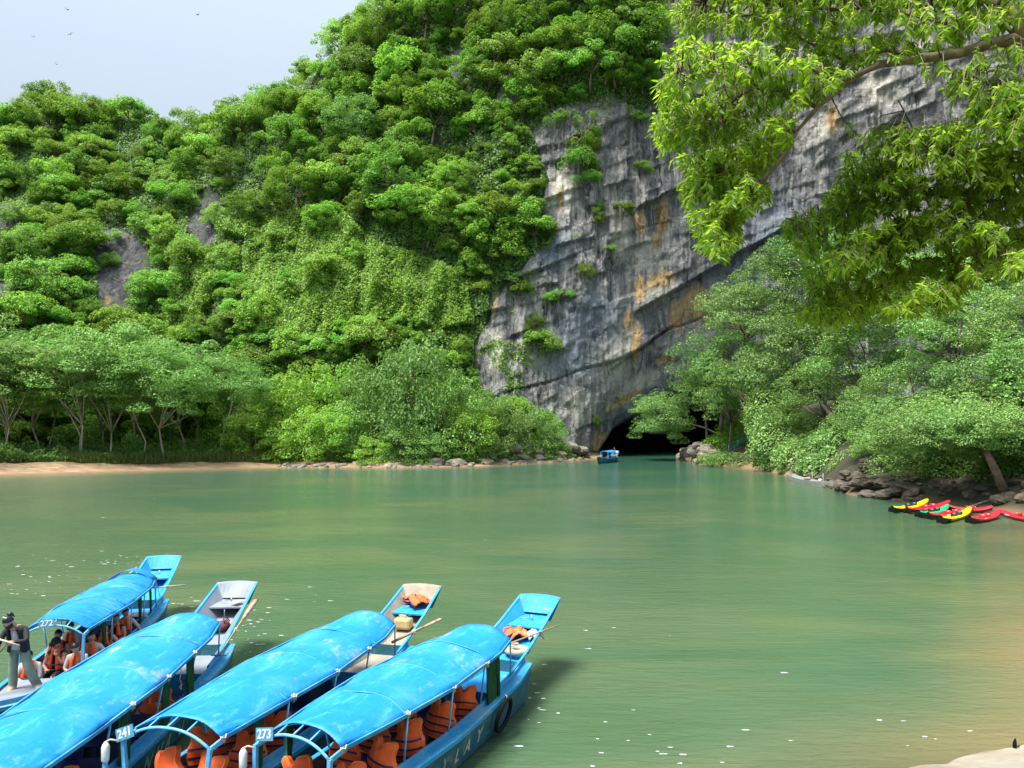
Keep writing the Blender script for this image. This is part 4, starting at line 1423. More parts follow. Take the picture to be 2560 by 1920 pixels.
ground_cover()


# ---------------------------------------------------------------- boulders
def boulder_mesh(seed, n=14):
    rs = np.random.default_rng(seed)
    b = MB()
    planes = [(Vector(unit(1, rs)[0]), rs.uniform(.62, .95)) for _ in range(9)]
    rows = []
    for i in range(n // 2 + 1):
        ph = math.pi * i / (n // 2)
        row_ = []
        for j in range(n):
            a = 2 * math.pi * j / n
            d = Vector((math.sin(ph) * math.cos(a), math.sin(ph) * math.sin(a), math.cos(ph)))
            r = 1.0
            for pn, pd in planes:
                q = d.dot(pn)
                if q > 1e-3:
                    r = min(r, pd / q)
            r *= 1 + .1 * mnoise.noise(d * 2.5 + Vector((seed, 0, 0)))
            row_.append(d * r)
        rows.append(row_)
    b.grid(rows, 0, False, True)
    return b.mesh('boulder', M['stone'])


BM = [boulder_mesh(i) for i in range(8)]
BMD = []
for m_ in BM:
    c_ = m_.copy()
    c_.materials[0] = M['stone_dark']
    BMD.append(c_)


LB = [(700, 1165, 'the end of the sand beach'), (800, 1163, 'the first rocks after the beach'), (900, 1163, 'the pointed rocks below the bushes'), (1000, 1160, 'the tan rocks below the grey-green tree'), (1100, 1157, 'the bulky middle rocks'),
      (1200, 1153, 'the rocks below the bright tree'), (1300, 1145, 'the dark boulder pile'), (1400, 1145, 'the last bank tree'), (1460, 1140, 'the brown cliff foot'), (1715, 1145, 'the cave mouth'), (1770, 1150, 'the bright bush'),
      (1840, 1165, 'the teal railing'), (1920, 1180, 'the small brown beach'), (1980, 1195, 'the left end of the grey boat'), (2060, 1210, 'the right end of the grey boat'), (2110, 1235, 'the creeper bush'),
      (2160, 1225, 'the upright rock stack'), (2230, 1245, 'the layered rocks'), (2310, 1248, 'the dark hollow'), (2380, 1250, 'the yellow kayak'), (2450, 1250, 'the back red kayak'), (2530, 1255, 'the bare branches')]


def boulder(p, r, label, group, sq=.62, name='boulder'):
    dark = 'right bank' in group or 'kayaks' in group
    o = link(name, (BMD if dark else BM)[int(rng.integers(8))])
    sx, sy = project(p.x, p.y, p.z)
    if -20 < sx < 2580:
        q = min(LB, key=lambda t: abs(sx - t[0]) + abs(sy - t[1]) * .5)
        side = 'in front of' if sy > q[1] + 8 else ('left of' if sx < q[0] - 14 else ('right of' if sx > q[0] + 14 else ('above' if sy < q[1] - 8 else 'right at')))
        size = 'tiny' if r < .3 else ('small' if r < .48 else ('medium' if r < .75 else ('large' if r < 1.3 else 'huge')))
        label = '%s %s rock %s %s' % (size, 'dark' if dark else 'tan', side, q[2])
        group = 'rocks: ' + label
    o.location = p
    o.scale = (r * rng.uniform(.85, 1.35), r * rng.uniform(.8, 1.1), r * sq * rng.uniform(.8, 1.2))
    o.rotation_euler = (rng.normal() * .15, rng.normal() * .15, rng.uniform(0, 6.28))
    return tag(o, label, 'rock', group)


big = [(930, 1160, .8), (975, 1163, .9), (1000, 1155, .6), (1090, 1155, 1.5), (1140, 1160, 1.7), (1120, 1153, 1.0), (1210, 1150, 1.6), (1225, 1135, 1.3), (1262, 1152, 1.1), (1300, 1142, 1.5),
       (1325, 1150, .9), (1345, 1148, 1.2), (1385, 1150, .9), (1275, 1120, 1.9), (1310, 1118, 2.0), (1350, 1130, 1.2), (1420, 1125, 2.4), (1450, 1135, 1.7), (1400, 1140, 1.2), (860, 1158, .7)]
for i, (px, py, r) in enumerate(big):
    Y = shore_Y(px) + 1.2 + (1165 - py) * .12
    p = Vector(((px - CX) / F * Y, Y, .15 + max(0, (1152 - py)) / F * Y * .9))
    side = 'just left of' if px < 1205 else 'just right of'
    boulder(p, r, '%s boulder in the row along the left bank, %s the row\'s middle' % (('bulky' if r > 1.4 else 'medium'), side), 'large boulders along the left bank %s the middle' % side)
for i in range(120):
    px = rng.uniform(690, 1470)
    d = rng.uniform(-.5, 2.6)
    p = bank_point(px, d)
    boulder(Vector((p[0], p[1], p[2] + .02)), rng.uniform(.18, .6), 'small tan stone in the rocky edge of the left bank below the bushes', 'small stones along the left bank')
for i in range(46):
    px, py = rng.uniform(1695, 1790), 0
    d = rng.uniform(-.3, 6)
    Y = shore_Y(px) + d
    hgt = max(0, 2.6 - abs(px - 1750) / 30) * min(1, d / 4)
    boulder(Vector(((px - CX) / F * Y, Y, .1 + hgt)), rng.uniform(.5, 1.3), 'pale rock in the heap beside the cave mouth', 'rocks heaped beside the cave mouth')
for i in range(60):
    px = rng.uniform(1790, 2110)
    d = rng.uniform(-.2, 3.5)
    if px < 1950 and d < 2.2:
        d += 2
    p = bank_point(px, d)
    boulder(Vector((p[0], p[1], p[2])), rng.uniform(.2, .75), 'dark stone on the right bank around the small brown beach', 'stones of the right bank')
for i in range(44):
    px = rng.uniform(2095, 2310)
    d = rng.uniform(-.1, 2.0)
    Y = shore_Y(px) + d
    boulder(Vector(((px - CX) / F * Y, Y, d * .8)), rng.uniform(.25, .7) * rng.uniform(.8, 1.7), 'layered brown rock on the right bank under the creeper', 'layered rocks of the right bank', .5)
for i in range(60):
    px = rng.uniform(2330, 2760)
    d = rng.uniform(1.5, 7)
    Y = shore_Y(px) + d
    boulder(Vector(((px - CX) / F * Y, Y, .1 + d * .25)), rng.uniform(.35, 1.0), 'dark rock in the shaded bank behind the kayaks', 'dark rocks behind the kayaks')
# layered pinnacle
b = MB()
base = at_z(2158, 1222, 0.2)
for k in range(7):
    b.box(base + Vector((rng.normal() * .1, rng.normal() * .08, .2 + k * .38)), (1.15 - .09 * k, .9 - .06 * k, .34), Matrix.Rotation(rng.normal() * .3, 3, 'Z') @ Matrix.Rotation(rng.normal() * .08, 3, 'X'))
tag(b.build('rock_pinnacle', M['stone_dark'], None, .06), 'upright tan rock stack of thin layers standing at the waterline under the creeper', 'rock')

# ---------------------------------------------------------------- overhanging tree, near right
def overhanging_tree():
    rs = np.random.default_rng(5)
    root = empty('overhanging_tree', (9.5, 7.0, 0), 0, 'yellow-green leafy tree whose boughs hang over the river from the right, close to the camera', 'tree')
    inv = Vector((-9.5, -7.0, 0))

    def P(px, py, Y):
        return at_y(px, py, Y) + inv
    b = MB()
    b.tube([Vector((0, 0, -.5)), Vector((-.1, 0, 4)), Vector((0, .3, 8)), Vector((-.2, .6, 12))], [.55, .45, .36, .25], 12)
    b.build('trunk', M['bark_dark'], root)
    main = [P(2700, 60, 8.6), P(2552, 96, 8.6), P(2480, 108, 8.7), P(2400, 133, 8.7), P(2300, 147, 8.8), P(2200, 160, 8.9), P(2160, 178, 9.0), P(2110, 215, 9.0), P(2045, 268, 9.1), P(1990, 330, 9.2), P(1945, 400, 9.2), P(1900, 470, 9.3)]
    b = MB()
    b.tube([P(2900, 80, 8.2)] + main, [.10, .09, .08, .062, .056, .052, .046, .038, .031, .025, .019, .013, .008], 9)
    b.build('bough', M['bark_mid'], root)
    b = MB()
    b.tube([P(2552, 96, 8.6), P(2548, 55, 8.6), P(2510, 15, 8.7), P(2440, -5, 8.8), P(2300, -40, 9)], [.085, .075, .065, .055, .04], 9)
    b.build('bough', M['bark_mid'], root)
    seconds = [[(2045, 268), (1965, 228), (1890, 217), (1840, 250), (1790, 292), (1740, 310)], [(2200, 160), (2110, 200), (2040, 235), (1990, 260)], [(2300, 147), (2220, 130), (2120, 150), (2000, 90), (1930, 60)],
               [(2110, 215), (2020, 170), (1900, 150), (1800, 180), (1700, 190)], [(1990, 330), (1960, 390), (1880, 480), (1820, 560), (1790, 640)], [(1945, 400), (1850, 430), (1780, 440)],
               [(2440, -5), (2300, 20), (2150, 30), (2000, 20), (1850, 40), (1760, 20)], [(2800, 330), (2600, 420), (2480, 440), (2400, 400), (2300, 360), (2250, 250)],
               [(2800, 420), (2620, 500), (2420, 500), (2250, 480), (2100, 520), (1990, 560)], [(2800, 560), (2600, 620), (2420, 640), (2250, 700), (2080, 760), (1960, 790)],
               [(2480, 440), (2380, 560), (2250, 600), (2150, 640)], [(2700, 250), (2560, 280), (2480, 220), (2420, 180)], [(2552, 96), (2480, 40), (2400, 60), (2280, 40)],
               [(2800, 640), (2650, 700), (2520, 640), (2400, 560)], [(2500, 640), (2400, 700), (2330, 740), (2260, 790)]]
    b = MB()
    nodes = [m_ for m_ in main]
    npx = []
    for s in seconds:
        Y0 = 8.2 + rs.uniform(0, 1.6)
        pts_ = [P(x + rs.normal() * 4, y + rs.normal() * 4, Y0 + .25 * i * rs.uniform(-.6, .9)) for i, (x, y) in enumerate(s)]
        b.tube(pts_, [.030 - .022 * i / (len(s) - 1) for i in range(len(s))], 6)
        for a_, c_ in zip(pts_[:-1], pts_[1:]):
            for t in (0, .25, .5, .75, 1):
                nodes.append(a_.lerp(c_, t))
    for a_, c_ in zip(main[:-1], main[1:]):
        nodes += [a_.lerp(c_, .5)]
    for q in nodes:
        w = q - inv
        npx.append(project(w.x, w.y, w.z))
    npx = np.array(npx)
    npos = np.array([tuple(q) for q in nodes])
    # leafy regions (bearing and elevation seen from the bank) and how thick they are
    REG = [([(1690, 0), (1650, 60), (1700, 110), (1660, 120), (1625, 200), (1640, 240), (1700, 235), (1760, 330), (1900, 330), (2000, 260), (2060, 250), (2160, 170), (2300, 140), (2420, 120), (2560, 60), (2700, 60), (2700, -200), (1690, -200)], 1550),
           ([(1620, 330), (1650, 240), (1740, 240), (1900, 300), (1990, 300), (1960, 380), (1900, 430), (1830, 420), (1760, 420), (1700, 430), (1640, 400)], 420),
           ([(1700, 430), (1900, 420), (1930, 500), (1850, 560), (1850, 620), (1800, 650), (1760, 640), (1730, 560), (1690, 480)], 420),
           ([(2120, 350), (2200, 330), (2300, 330), (2380, 300), (2480, 230), (2560, 200), (2760, 200), (2760, 700), (2560, 690), (2450, 690), (2400, 780), (2250, 790), (2080, 830), (1960, 800), (2040, 740), (2000, 640), (1930, 570), (2010, 540), (2080, 470)], 2300),
           ([(2290, 150), (2450, 150), (2560, 130), (2560, 230), (2380, 260)], 50)]
    tv, tq = [], []
    LV, ids = [], []
    leaves = []
    for poly, cnt in REG:
        xs_, ys_ = [q[0] for q in poly], [q[1] for q in poly]
        k = 0
        while k < cnt:
            x, y = rs.uniform(min(xs_), max(xs_)), rs.uniform(min(ys_), max(ys_))
            if not in_poly(np.array([x]), np.array([y]), poly)[0]:
                continue
            k += 1
            i = int(np.argmin((npx[:, 0] - x) ** 2 + (npx[:, 1] - y) ** 2 + rs.uniform(0, 900, len(npx))))
            st = Vector(npos[i])
            dd = rs.uniform(-1.1, 1.1)
            Yt = max(6.2, (st.y - inv.y) + dd)
            tip = P(x, y, Yt)
            vec = tip - st
            L_ = vec.length
            midp = st.lerp(tip, .55) + Vector((0, 0, .1 * L_)) + Vector(rs.normal(size=3) * .04)
            b.tube([st, midp, tip], [.009, .006, .0035], 4, 0, False)
            # leaves spiral round the last half metre of the twig
            dirv = (tip - midp).normalized()
            nl = int(rs.integers(13, 25))
            for q in range(nl):
                t = q / nl
                basep = tip - dirv * (min(.42, L_ * .5) * (1 - t))
                sp = Vector(rs.normal(size=3))
                sp = (sp - dirv * sp.dot(dirv)).normalized()
                ld = (dirv * rs.uniform(.25, .9) + sp * rs.uniform(.6, 1.0) + Vector((0, 0, -.55))).normalized()
                leaves.append((basep, ld, rs.uniform(.055, .13)))
    b.build('twig', M['bark_dark'], root)
    # leaf shape: pointed, slightly folded along its midrib and drooping
    prof = [(0, 0), (.32, 1.0), (.68, .78), (1.0, 0)]

    def leaf_geom(bp, ld, L_, rsx):
        side = ld.cross(Vector(rsx.normal(size=3)) + Vector((0, 0, 1.2))).normalized()
        up = side.cross(ld).normalized()
        w = L_ * .115 * rsx.uniform(.8, 1.4)
        vs_ = []
        for (t, ww) in prof:
            c_ = bp + ld * (L_ * t) + Vector((0, 0, -.10 * L_ * t * t))
            if ww == 0:
                vs_.append(c_)
            else:
                vs_ += [c_ - side * w * ww + up * w * ww * .32, c_, c_ + side * w * ww + up * w * ww * .32]
        return vs_
    fq = [(0, 2, 1, 1), (1, 2, 5, 4), (4, 5, 7, 7), (0, 3, 2, 2), (2, 3, 6, 5), (5, 6, 7, 7)]
    tris = []
    for f in fq:
        if f[2] == f[3]:
            tris.append(f[:3])
        else:
            tris += [(f[0], f[1], f[2]), (f[0], f[2], f[3])]
    tris = np.array(tris)
    # the nearest 300 leaves are single objects sharing four meshes
    vis = []
    for i, (bp, ld, L_) in enumerate(leaves):
        w = bp - inv
        sx, sy = project(w.x, w.y, w.z)
        if 1600 < sx < 2560 and 0 < sy < 860:
            vis.append((w.y / L_, i))
    vis.sort()
    near = set(i for _, i in vis[:300])
    ml = []
    for k in range(4):
        rk_ = np.random.default_rng(k)
        v = leaf_geom(Vector((0, 0, 0)), Vector((0, 1, 0)), 1.0, rk_)
        ml.append(fast_mesh('leaf', np.array([tuple(q) for q in v]), tris, [M['leaf_over']], None, True))
    allv, allf = [], []
    cnt = 0
    for i, (bp, ld, L_) in enumerate(leaves):
        if i in near:
            o = link('leaf', ml[i % 4], root)
            o.location = bp
            qd = ld.to_track_quat('Y', 'Z')
            o.rotation_mode = 'QUATERNION'
            o.rotation_quaternion = qd
            o.scale = (L_, L_, L_)
        else:
            allv += [tuple(q) for q in leaf_geom(bp, ld, L_, rs)]
            allf.append(tris + cnt)
            cnt += 8
    o = link('foliage', fast_mesh('foliage', np.array(allv), np.concatenate(allf), [M['leaf_over']], None, True), root)
    o['kind'] = 'stuff'


overhanging_tree()

# ---------------------------------------------------------------- lettering
def text_mesh(txt, size, depth=0.002):
    cu = bpy.data.curves.new('lettering', 'FONT')
    cu.body = txt
    cu.size = size
    cu.extrude = depth
    cu.align_x = 'CENTER'
    cu.align_y = 'CENTER'
    cu.offset = 0.022 * size
    to = bpy.data.objects.new('lettering', cu)
    COL.objects.link(to)
    dg = bpy.context.evaluated_depsgraph_get()
    me = bpy.data.meshes.new_from_object(to.evaluated_get(dg))
    bpy.data.objects.remove(to)
    return me


def frame_matrix(o, xdir, ydir):
    x = Vector(xdir).normalized()
    y = Vector(ydir).normalized()
    z = x.cross(y).normalized()
    y = z.cross(x)
    return Matrix(((x.x, y.x, z.x, o[0]), (x.y, y.y, z.y, o[1]), (x.z, y.z, z.z, o[2]), (0, 0, 0, 1)))


# ---------------------------------------------------------------- river boats
def ip(y, xs, vs_):
    return float(np.interp(y, xs, vs_))


class Boat:
    def __init__(s, label, x, y, rz, Lc, wn=.62, wm=.80, wf=.66, edge=1.5, rise=.23, roof='roof', deck='grey_in', inner='grey_in', stern=3.6, group='blue-roofed river boats', name='river_boat', floor='dark_in'):
        s.L, s.edge, s.rise = Lc, edge, rise
        s.root = empty(name, (x, y, 0), rz, label, 'boat', group)
        s.W = lambda t: ip(t, [-3.4, -2.6, -1.2, 0, Lc * .5, Lc, Lc + .9], [.16, .42, .66, .78, .93, .86, .76])
        s.G = lambda t: ip(t, [-3.4, -2.2, -.6, Lc * .3, Lc * .6, Lc, Lc + .9], [1.05, .82, .70, .66, .66, .72, .82])
        s.WC = lambda t: ip(t, [-.3, 0, Lc * .2, Lc * .5, Lc * .85, Lc], [wn, wn, wm * .98, wm * 1.17, wm * 1.06, wf])
        s.CXo = lambda t: -.10 * math.sin(math.pi * min(max(t / Lc, 0), 1))
        s.y1 = Lc + .9
        ys = list(np.linspace(-3.4, s.y1, 34))
        r = s.root
        # hull shell with sponson side
        mb = MB()
        rows = []
        for t in ys:
            w, g = s.W(t), s.G(t)
            rk = max(0, (-t - 1.6) / 1.8)      # bow raked up
            zb = -.25 + .75 * rk ** 1.5
            aft = max(0, (t - Lc) / .9)
            row_ = [(w, t, g), (w * .985, t, g - .10), (w * .84, t, max(.06, zb + .1)), (w * .6, t, zb), (0, t, zb - .03), (-w * .6, t, zb), (-w * .84, t, max(.06, zb + .1)), (-w * .985, t, g - .10), (-w, t, g)]
            rows.append(row_)
        mb.grid(rows, 0, False)
        tr = rows[-1]
        mb.add(tr, [(0, 1, 2, 3, 4), (4, 5, 6, 7, 8), (0, 4, 8)], 0)
        h = mb.build('hull', M['hull_side'], r)
        # gunwale planks with raised inner coaming, both sides
        for sd in (-1, 1):
            mb = MB()
            P = []
            for t in ys[1:]:
                w, g = s.W(t), s.G(t)
                wi = max(.05, w - .15)
                P.append([(sd * (w + .02), t, g - .055), (sd * (w + .02), t, g + .012), (sd * wi, t, g + .016), (sd * (wi - .01), t, g + .10), (sd * (wi - .045), t, g + .10), (sd * (wi - .05), t, g - .06)])
            mb.grid(P, 0, False)
            mb.add([P[-1][k] for k in range(6)], [(0, 1, 2, 5), (2, 3, 4, 5)], 0)
            mb.build('gunwale', M['blue'], r)
        # inner sides and floor
        mb = MB()
        P = []
        for t in ys[2:]:
            w, g = s.W(t) - .2, s.G(t)
            w = max(w, .06)
            P.append([(w, t, g + .08), (w * .93, t, .22), (-w * .93, t, .22), (-w, t, g + .08)])
        mb.grid(P, 0, False)
        mb.build('inner_hull', M[floor], r)
        # raised floor aft, then overhanging stern
        s.Ls = Lc + stern
        a0 = Lc - .55
        s.sw = lambda t: ip(t, [a0, Lc + .9, s.Ls], [.62, .58, .50])
        s.sg = lambda t: ip(t, [a0, Lc, Lc + 1, Lc + 2.2, s.Ls], [.76, .80, .98, 1.28, 1.66])
        s.sf = lambda t: ip(t, [a0, Lc + .6, Lc + 1.8, s.Ls - .3], [.46, .52, .74, 1.16])
        mb = MB()
        P, Q = [], []
        tt = list(np.linspace(a0, s.Ls, 16))
        for t in tt:
            w, g, f = s.sw(t), s.sg(t), s.sf(t)
            ff = min(f, g - .05)
            fl = .06 + .62 * (g - ff) * min(1, (t - a0) / 1.5)
            P.append([(w + .025, t, g - .03), (w + .035, t, g + .02), (w - .02, t, g + .02), (w - .035, t, g - .02), (w - fl, t, ff), (-w + fl, t, ff), (-w + .035, t, g - .02), (-w + .02, t, g + .02), (-w - .035, t, g + .02), (-w - .025, t, g - .03),
                      (-w + fl, t, ff - .07), (w - fl, t, ff - .07)])
        mb.grid(P, 0, False, True)
        for k in range(len(tt) - 1):      # rim painted blue, floor and sides in the deck colour
            for j in range(12):
                fi = k * 12 + j
                mb.m[fi] = 1 if j in (3, 4, 5) else 0
        st = mb.build('stern', [M['blue_in'] if inner != 'blue_in' else M['blue_in'], M[inner]], r)
        # transom: sloping back board with a curved rim
        mb = MB()
        t1, w1, g1 = s.Ls, s.sw(s.Ls), s.sg(s.Ls)
        rim = [(-w1 - .03 + (2 * w1 + .06) * k / 8, t1 + .10 * math.sin(math.pi * k / 8), g1 + .02 + .02 * math.sin(math.pi * k / 8)) for k in range(9)]
        low = [(p[0] * .74, t1 - .30, g1 - .33) for p in rim]
        rin = [(p[0] * .95, p[1] - .13, p[2] - .02) for p in rim]
        out = [(p[0] * .98, p[1] + .02, p[2] - .06) for p in rim]
        bot = [(p[0] * .72, t1 - .28, g1 - .5) for p in rim]
        mb.grid([low, rin, rim, out, bot], 0, False)
        mb.build('transom', M[inner], r)
        # seat platform with a dark locker under it
        mb = MB()
        ya, yb = s.Ls - 1.08, s.Ls - .28
        za, zb_ = s.sg(ya) - .13, s.sg(yb) - .30
        wa, wb = s.sw(ya) - .09, s.sw(yb) - .18
        mb.add([(-wa, ya, za), (wa, ya, za), (wb, yb, zb_), (-wb, yb, zb_), (-wa, ya, za - .035), (wa, ya, za - .035), (wb, yb, zb_ - .035), (-wb, yb, zb_ - .035)],
               [(0, 1, 2, 3), (4, 7, 6, 5), (0, 4, 5, 1), (1, 5, 6, 2), (3, 2, 6, 7), (0, 3, 7, 4)], 0)
        mb.build('seat_platform', M['grey_in'] if deck == 'grey_in' else M['blue_in'], r)
        mb = MB()
        mb.tube([(0.03, ya + .42, za - .02), (0.03, ya + .45, za + .17)], .022, 6)
        mb.tube([(0.03, ya + .44, za + .10), (-.24, ya + .34, za + .08)], .012, 6)
        mb.build('rudder_pin', M['metal'], r)
        mb = MB()
        mb.tube([(-.02, ya + .03, za - .02), (-.01, ya - .03, s.sf(ya) + .02)], .012, 6)
        mb.build('seat_stay', M['metal'], r)
        s.canopy(roof)
        s.frame()

    def arch(s, t, n=17, lift=0.0, k=1.0):
        w = s.WC(t) * k
        sheer = .05 * (2 * t / s.L - 1) ** 2
        out = []
        for i in range(n):
            u = -1 + 2 * i / (n - 1)
            out.append(Vector((u * w + s.CXo(t), t, s.edge + sheer + lift + s.rise * (1 - abs(u) ** 2.3))))
        return out

    def canopy(s, mat):
        mb = MB()
        rows = []
        n = int(s.L / .14)
        for i in range(n + 1):
            t = s.L * i / n
            row_ = s.arch(t, 21)
            for p in row_:
                d = mnoise.noise(Vector((p.x * 1.4, p.y * .9, s.L * 3)))
                if mat == 'tarp':
                    d2 = mnoise.noise(Vector((p.x * 1.3 + p.y * 2.2, p.y * 3.6 - p.x * 2.0, 2.0)))
                    p.z += d * .02 + d2 * .035 - .03 * abs(math.sin(p.y * 2.2))
                else:
                    fr_ = (t / (s.L / 4)) % 1
                    d3 = mnoise.noise(Vector((p.x * 3.1 + 5, p.y * 2.6, s.L)))
                    p.z += d * .04 + d3 * .014 - .035 * math.sin(math.pi * fr_)
            # the sheet's free edge waves a little
            row_[0].z += .012 * math.sin(t * 5.1)
            row_[-1].z += .015 * math.sin(t * 4.3 + 1)
            rows.append(row_)
        mb.grid(rows, 0, True)
        o = mb.build('canopy', M[mat], s.root)
        solidify(o, .014)
        # seams: lapped ridges across the sheet
        for q in ((.26, .51, .77) if mat != 'tarp' else (.46, .80)):
            mb = MB()
            A = s.arch(s.L * q, 21, .004)
            B_ = s.arch(s.L * q + .045, 21, .006)
            C_ = s.arch(s.L * q + .05, 21, -.01)
            D_ = s.arch(s.L * q - .002, 21, -.01)
            skew = [(.10 * math.sin(i * .4 + q * 7)) for i in range(21)]
            for rr in (A, B_, C_, D_):
                for i, p in enumerate(rr):
                    p.y += skew[i] * .5
                    if mat != 'tarp':
                        pass
            mb.grid([D_, A, B_, C_], 0, True)
            mb.build('seam', M[mat], s.root)
        # rolled batten along each long edge
        for sd in (0, -1):
            pts_ = []
            for i in range(15):
                t = s.L * i / 14
                p = s.arch(t)[sd]
                pts_.append(p + Vector((.004 if sd else -.004, 0, -.028)))
            mb = MB()
            for a_, b_ in zip(pts_[:-1], pts_[1:]):
                mb.bar(a_, b_, .028, .055)
            mb.build('edge_rail', M['blue'], s.root)

    def frame(s):
        r = s.root
        # hoop standing ahead of the sheet, on two square posts
        t0 = -.24
        P = s.arch(t0, 19, -.09)
        mb = MB()
        mb.tube(P, .021, 8)
        mb.build('front_hoop', M['tube_blue'], r)
        for u in (5, 9, 13):
            a_ = P[u]
            mb = MB()
            mb.tube([a_, a_ + Vector((0, .30, .07))], .014, 6)
            mb.build('hoop_strut', M['tube_blue'], r)
        for sd in (0, -1):
            p = P[sd]
            w = (s.W(t0) - .12) * (1 if sd else -1)
            mb = MB()
            mb.bar((w * .96, t0, s.G(t0)), p + Vector((0, 0, .02)), .055, .055)
            mb.build('post', M['tube_blue'], r)
            mb = MB()
            mb.bar(p, p + Vector((0, .30, .03)), .03, .07)
            mb.build('bracket', M['tube_blue'], r)
        for q in (.27, .5, .73, 1.0):
            t = s.L * q - (.03 if q == 1 else 0)
            for sd in (-1, 1):
                top = s.arch(t)[-1 if sd > 0 else 0]
                w = (s.W(t) - .19)
                mb = MB()
                mb.tube([(sd * w, t, s.G(t) - .02), top + Vector((0, 0, -.03))], .017, 7)
                mb.build('post', M['tube_blue'], r)
        # hoops under the sheet
        for q in (.02, .27, .5, .73, .98):
            mb = MB()
            mb.tube(s.arch(s.L * q, 15, -.05, .98), .014, 6)
            mb.build('roof_hoop', M['tube_blue'], r)
        # thwart bulkhead at the aft end
        mb = MB()
        mb.box((0, s.L - .6, .42), (1.3, .04, .42))
        mb.build('bulkhead', M['blue'], r)

    def seats(s, rows_):
        for t in rows_:
            for sd in (-.36, .36):
                mb = MB()
                mb.box((sd, t, .42), (.40, .38, .035))
                P = [[(sd + .19 * u, t + .18 + .03 * (1 - u * u) + .05 * v, .44 + .36 * v) for u in (-1, -.5, 0, .5, 1)] for v in (0, .5, 1)]
                mb.grid(P)
                for dx in (-.17, .17):
                    for dy in (-.15, .15):
                        mb.bar((sd + dx, t + dy, .42), (sd + dx * 1.1, t + dy * 1.1, .22), .035, .035)
                mb.build('seat', M['navy'], s.root)

    def curtain(s, t, side, width, z0, gather=False):
        mb = MB()
        rows_ = []
        for v in np.linspace(0, 1, 9):
            row_ = []
            for k in range(25):
                u = k / 24
                wd = width * (1 - (.55 * v if gather else .08 * v))
                yy = t + (u - .5) * wd
                top = s.arch(yy)[-1 if side > 0 else 0]
                xx = top.x - side * .05 + .028 * math.sin(u * 26 + 2 * v) + side * .03 * v
                row_.append((xx, yy, (top.z - .05) * (1 - v) + z0 * v))
            rows_.append(row_)
        mb.grid(rows_)
        mb.build('curtain', M['curtain'], s.root)

    def plate(s, txt, u, tilt, yaw=0.0):
        P = s.arch(-.24, 19, -.09)
        p = P[u]
        o = MB()
        o.box((0, 0, 0), (.30, .012, .17))
        pl = o.build('number_plate', M['plate'], s.root)
        pl.location = p + Vector((-.02, -.04, .06))
        pl.rotation_euler = (math.radians(-12), math.radians(tilt), yaw)
        me = text_mesh(txt, .165)
        me.materials.append(M['white'])
        d = link('digits', me, pl)
        d.matrix_local = frame_matrix((0, -.009, 0), (1, 0, 0), (0, 0, 1))

    def bottle_post(s, dx=0.0):
        p = s.arch(-.24, 19, -.09)[0] + Vector((-.07 + dx, -.16, 0))
        mb = MB()
        mb.bar(p + Vector((0, 0, -.85)), p + Vector((0, 0, -.25)), .05, .05)
        mb.build('lamp_post', M['tube_blue'], s.root)
        mb = MB()
        mb.tube([p + Vector((0, 0, -.26)), p + Vector((0, 0, -.23)), p + Vector((0, 0, -.05)), p + Vector((0, 0, -.02)), p + Vector((0, 0, .02))], [.035, .052, .055, .045, .02], 12)
        mb.build('lamp_cover', M['bottle'], s.root)
        mb = MB()
        mb.tube([p + Vector((0, 0, .02)), p + Vector((.06, .02, .05)), p + Vector((.15, .05, .03))], .012, 6)
        mb.build('lamp_tie', M['rope'], s.root)

    def lettering(s, items):
        # painted on the starboard side, reading aft
        for txt, t, size in items:
            w = s.W(t)
            g = s.G(t)
            top = Vector((w * .985, t, g - .10))
            botm = Vector((w * .84, t, .06))
            xd = Vector((s.W(t + .1) - s.W(t - .1), .2, 0))
            yd = top - botm
            c = top.lerp(botm, .48)
            mtx = frame_matrix(c, xd, yd)
            nrm = Vector((mtx[0][2], mtx[1][2], mtx[2][2]))
            if txt == 'moon':
                mb = MB()
                pts_ = [Vector((math.cos(a) * .11, math.sin(a) * .12, 0)) for a in np.linspace(math.radians(175), math.radians(395), 14)]
                pts_.append(Vector((.05, .17, 0)))
                mb.tube(pts_, [.004] + [.014] * 13 + [.006], 4)
                mb.tube([Vector((-.14, .03, 0)), Vector((-.06, .05, 0))], .007, 4)
                me = mb.mesh('crescent_mark', M['letter'])
                nm = 'crescent_mark'
            else:
                me = text_mesh(txt, size, .001)
                me.materials.append(M['letter'])
                nm = 'lettering'
            o = link(nm, me, s.root)
            o.matrix_local = Matrix.Translation(nrm * .006) @ mtx

    def p(s, x, y, z):
        """boat to world"""
        return s.root.matrix_basis @ Vector((x, y, z))


def world_of(root, v):
    c_, s_ = math.cos(root.rotation_euler.z), math.sin(root.rotation_euler.z)
    l = root.location
    return Vector((l.x + c_ * v[0] - s_ * v[1], l.y + s_ * v[0] + c_ * v[1], l.z + v[2]))


rad = math.radians
B4 = Boat('blue-roofed river boat number 273, nearest and rightmost, with two black tyres on its side', -2.88, 10.86, rad(-23.0), 5.75, .62, .80, .66, deck='blue', inner='blue_in', stern=3.4)
B3 = Boat('blue-roofed river boat number 241 with a beige deck, third from the left', -4.74, 11.15, rad(-14.2), 6.3, .70, .82, .66, deck='blue', inner='wood_in', stern=3.4)
B2 = Boat('weathered blue-roofed river boat with a light grey stern, second from the left', -6.62, 9.6, rad(3.8), 7.6, .66, .84, .68, deck='grey_in', inner='grey_in', stern=3.75)
B1 = Boat('river boat number 272 full of passengers under a wrinkled blue tarpaulin, leftmost', -9.68, 16.6, rad(10.2), 5.2, .62, .72, .60, roof='tarp', deck='blue', inner='blue_in', stern=3.35)

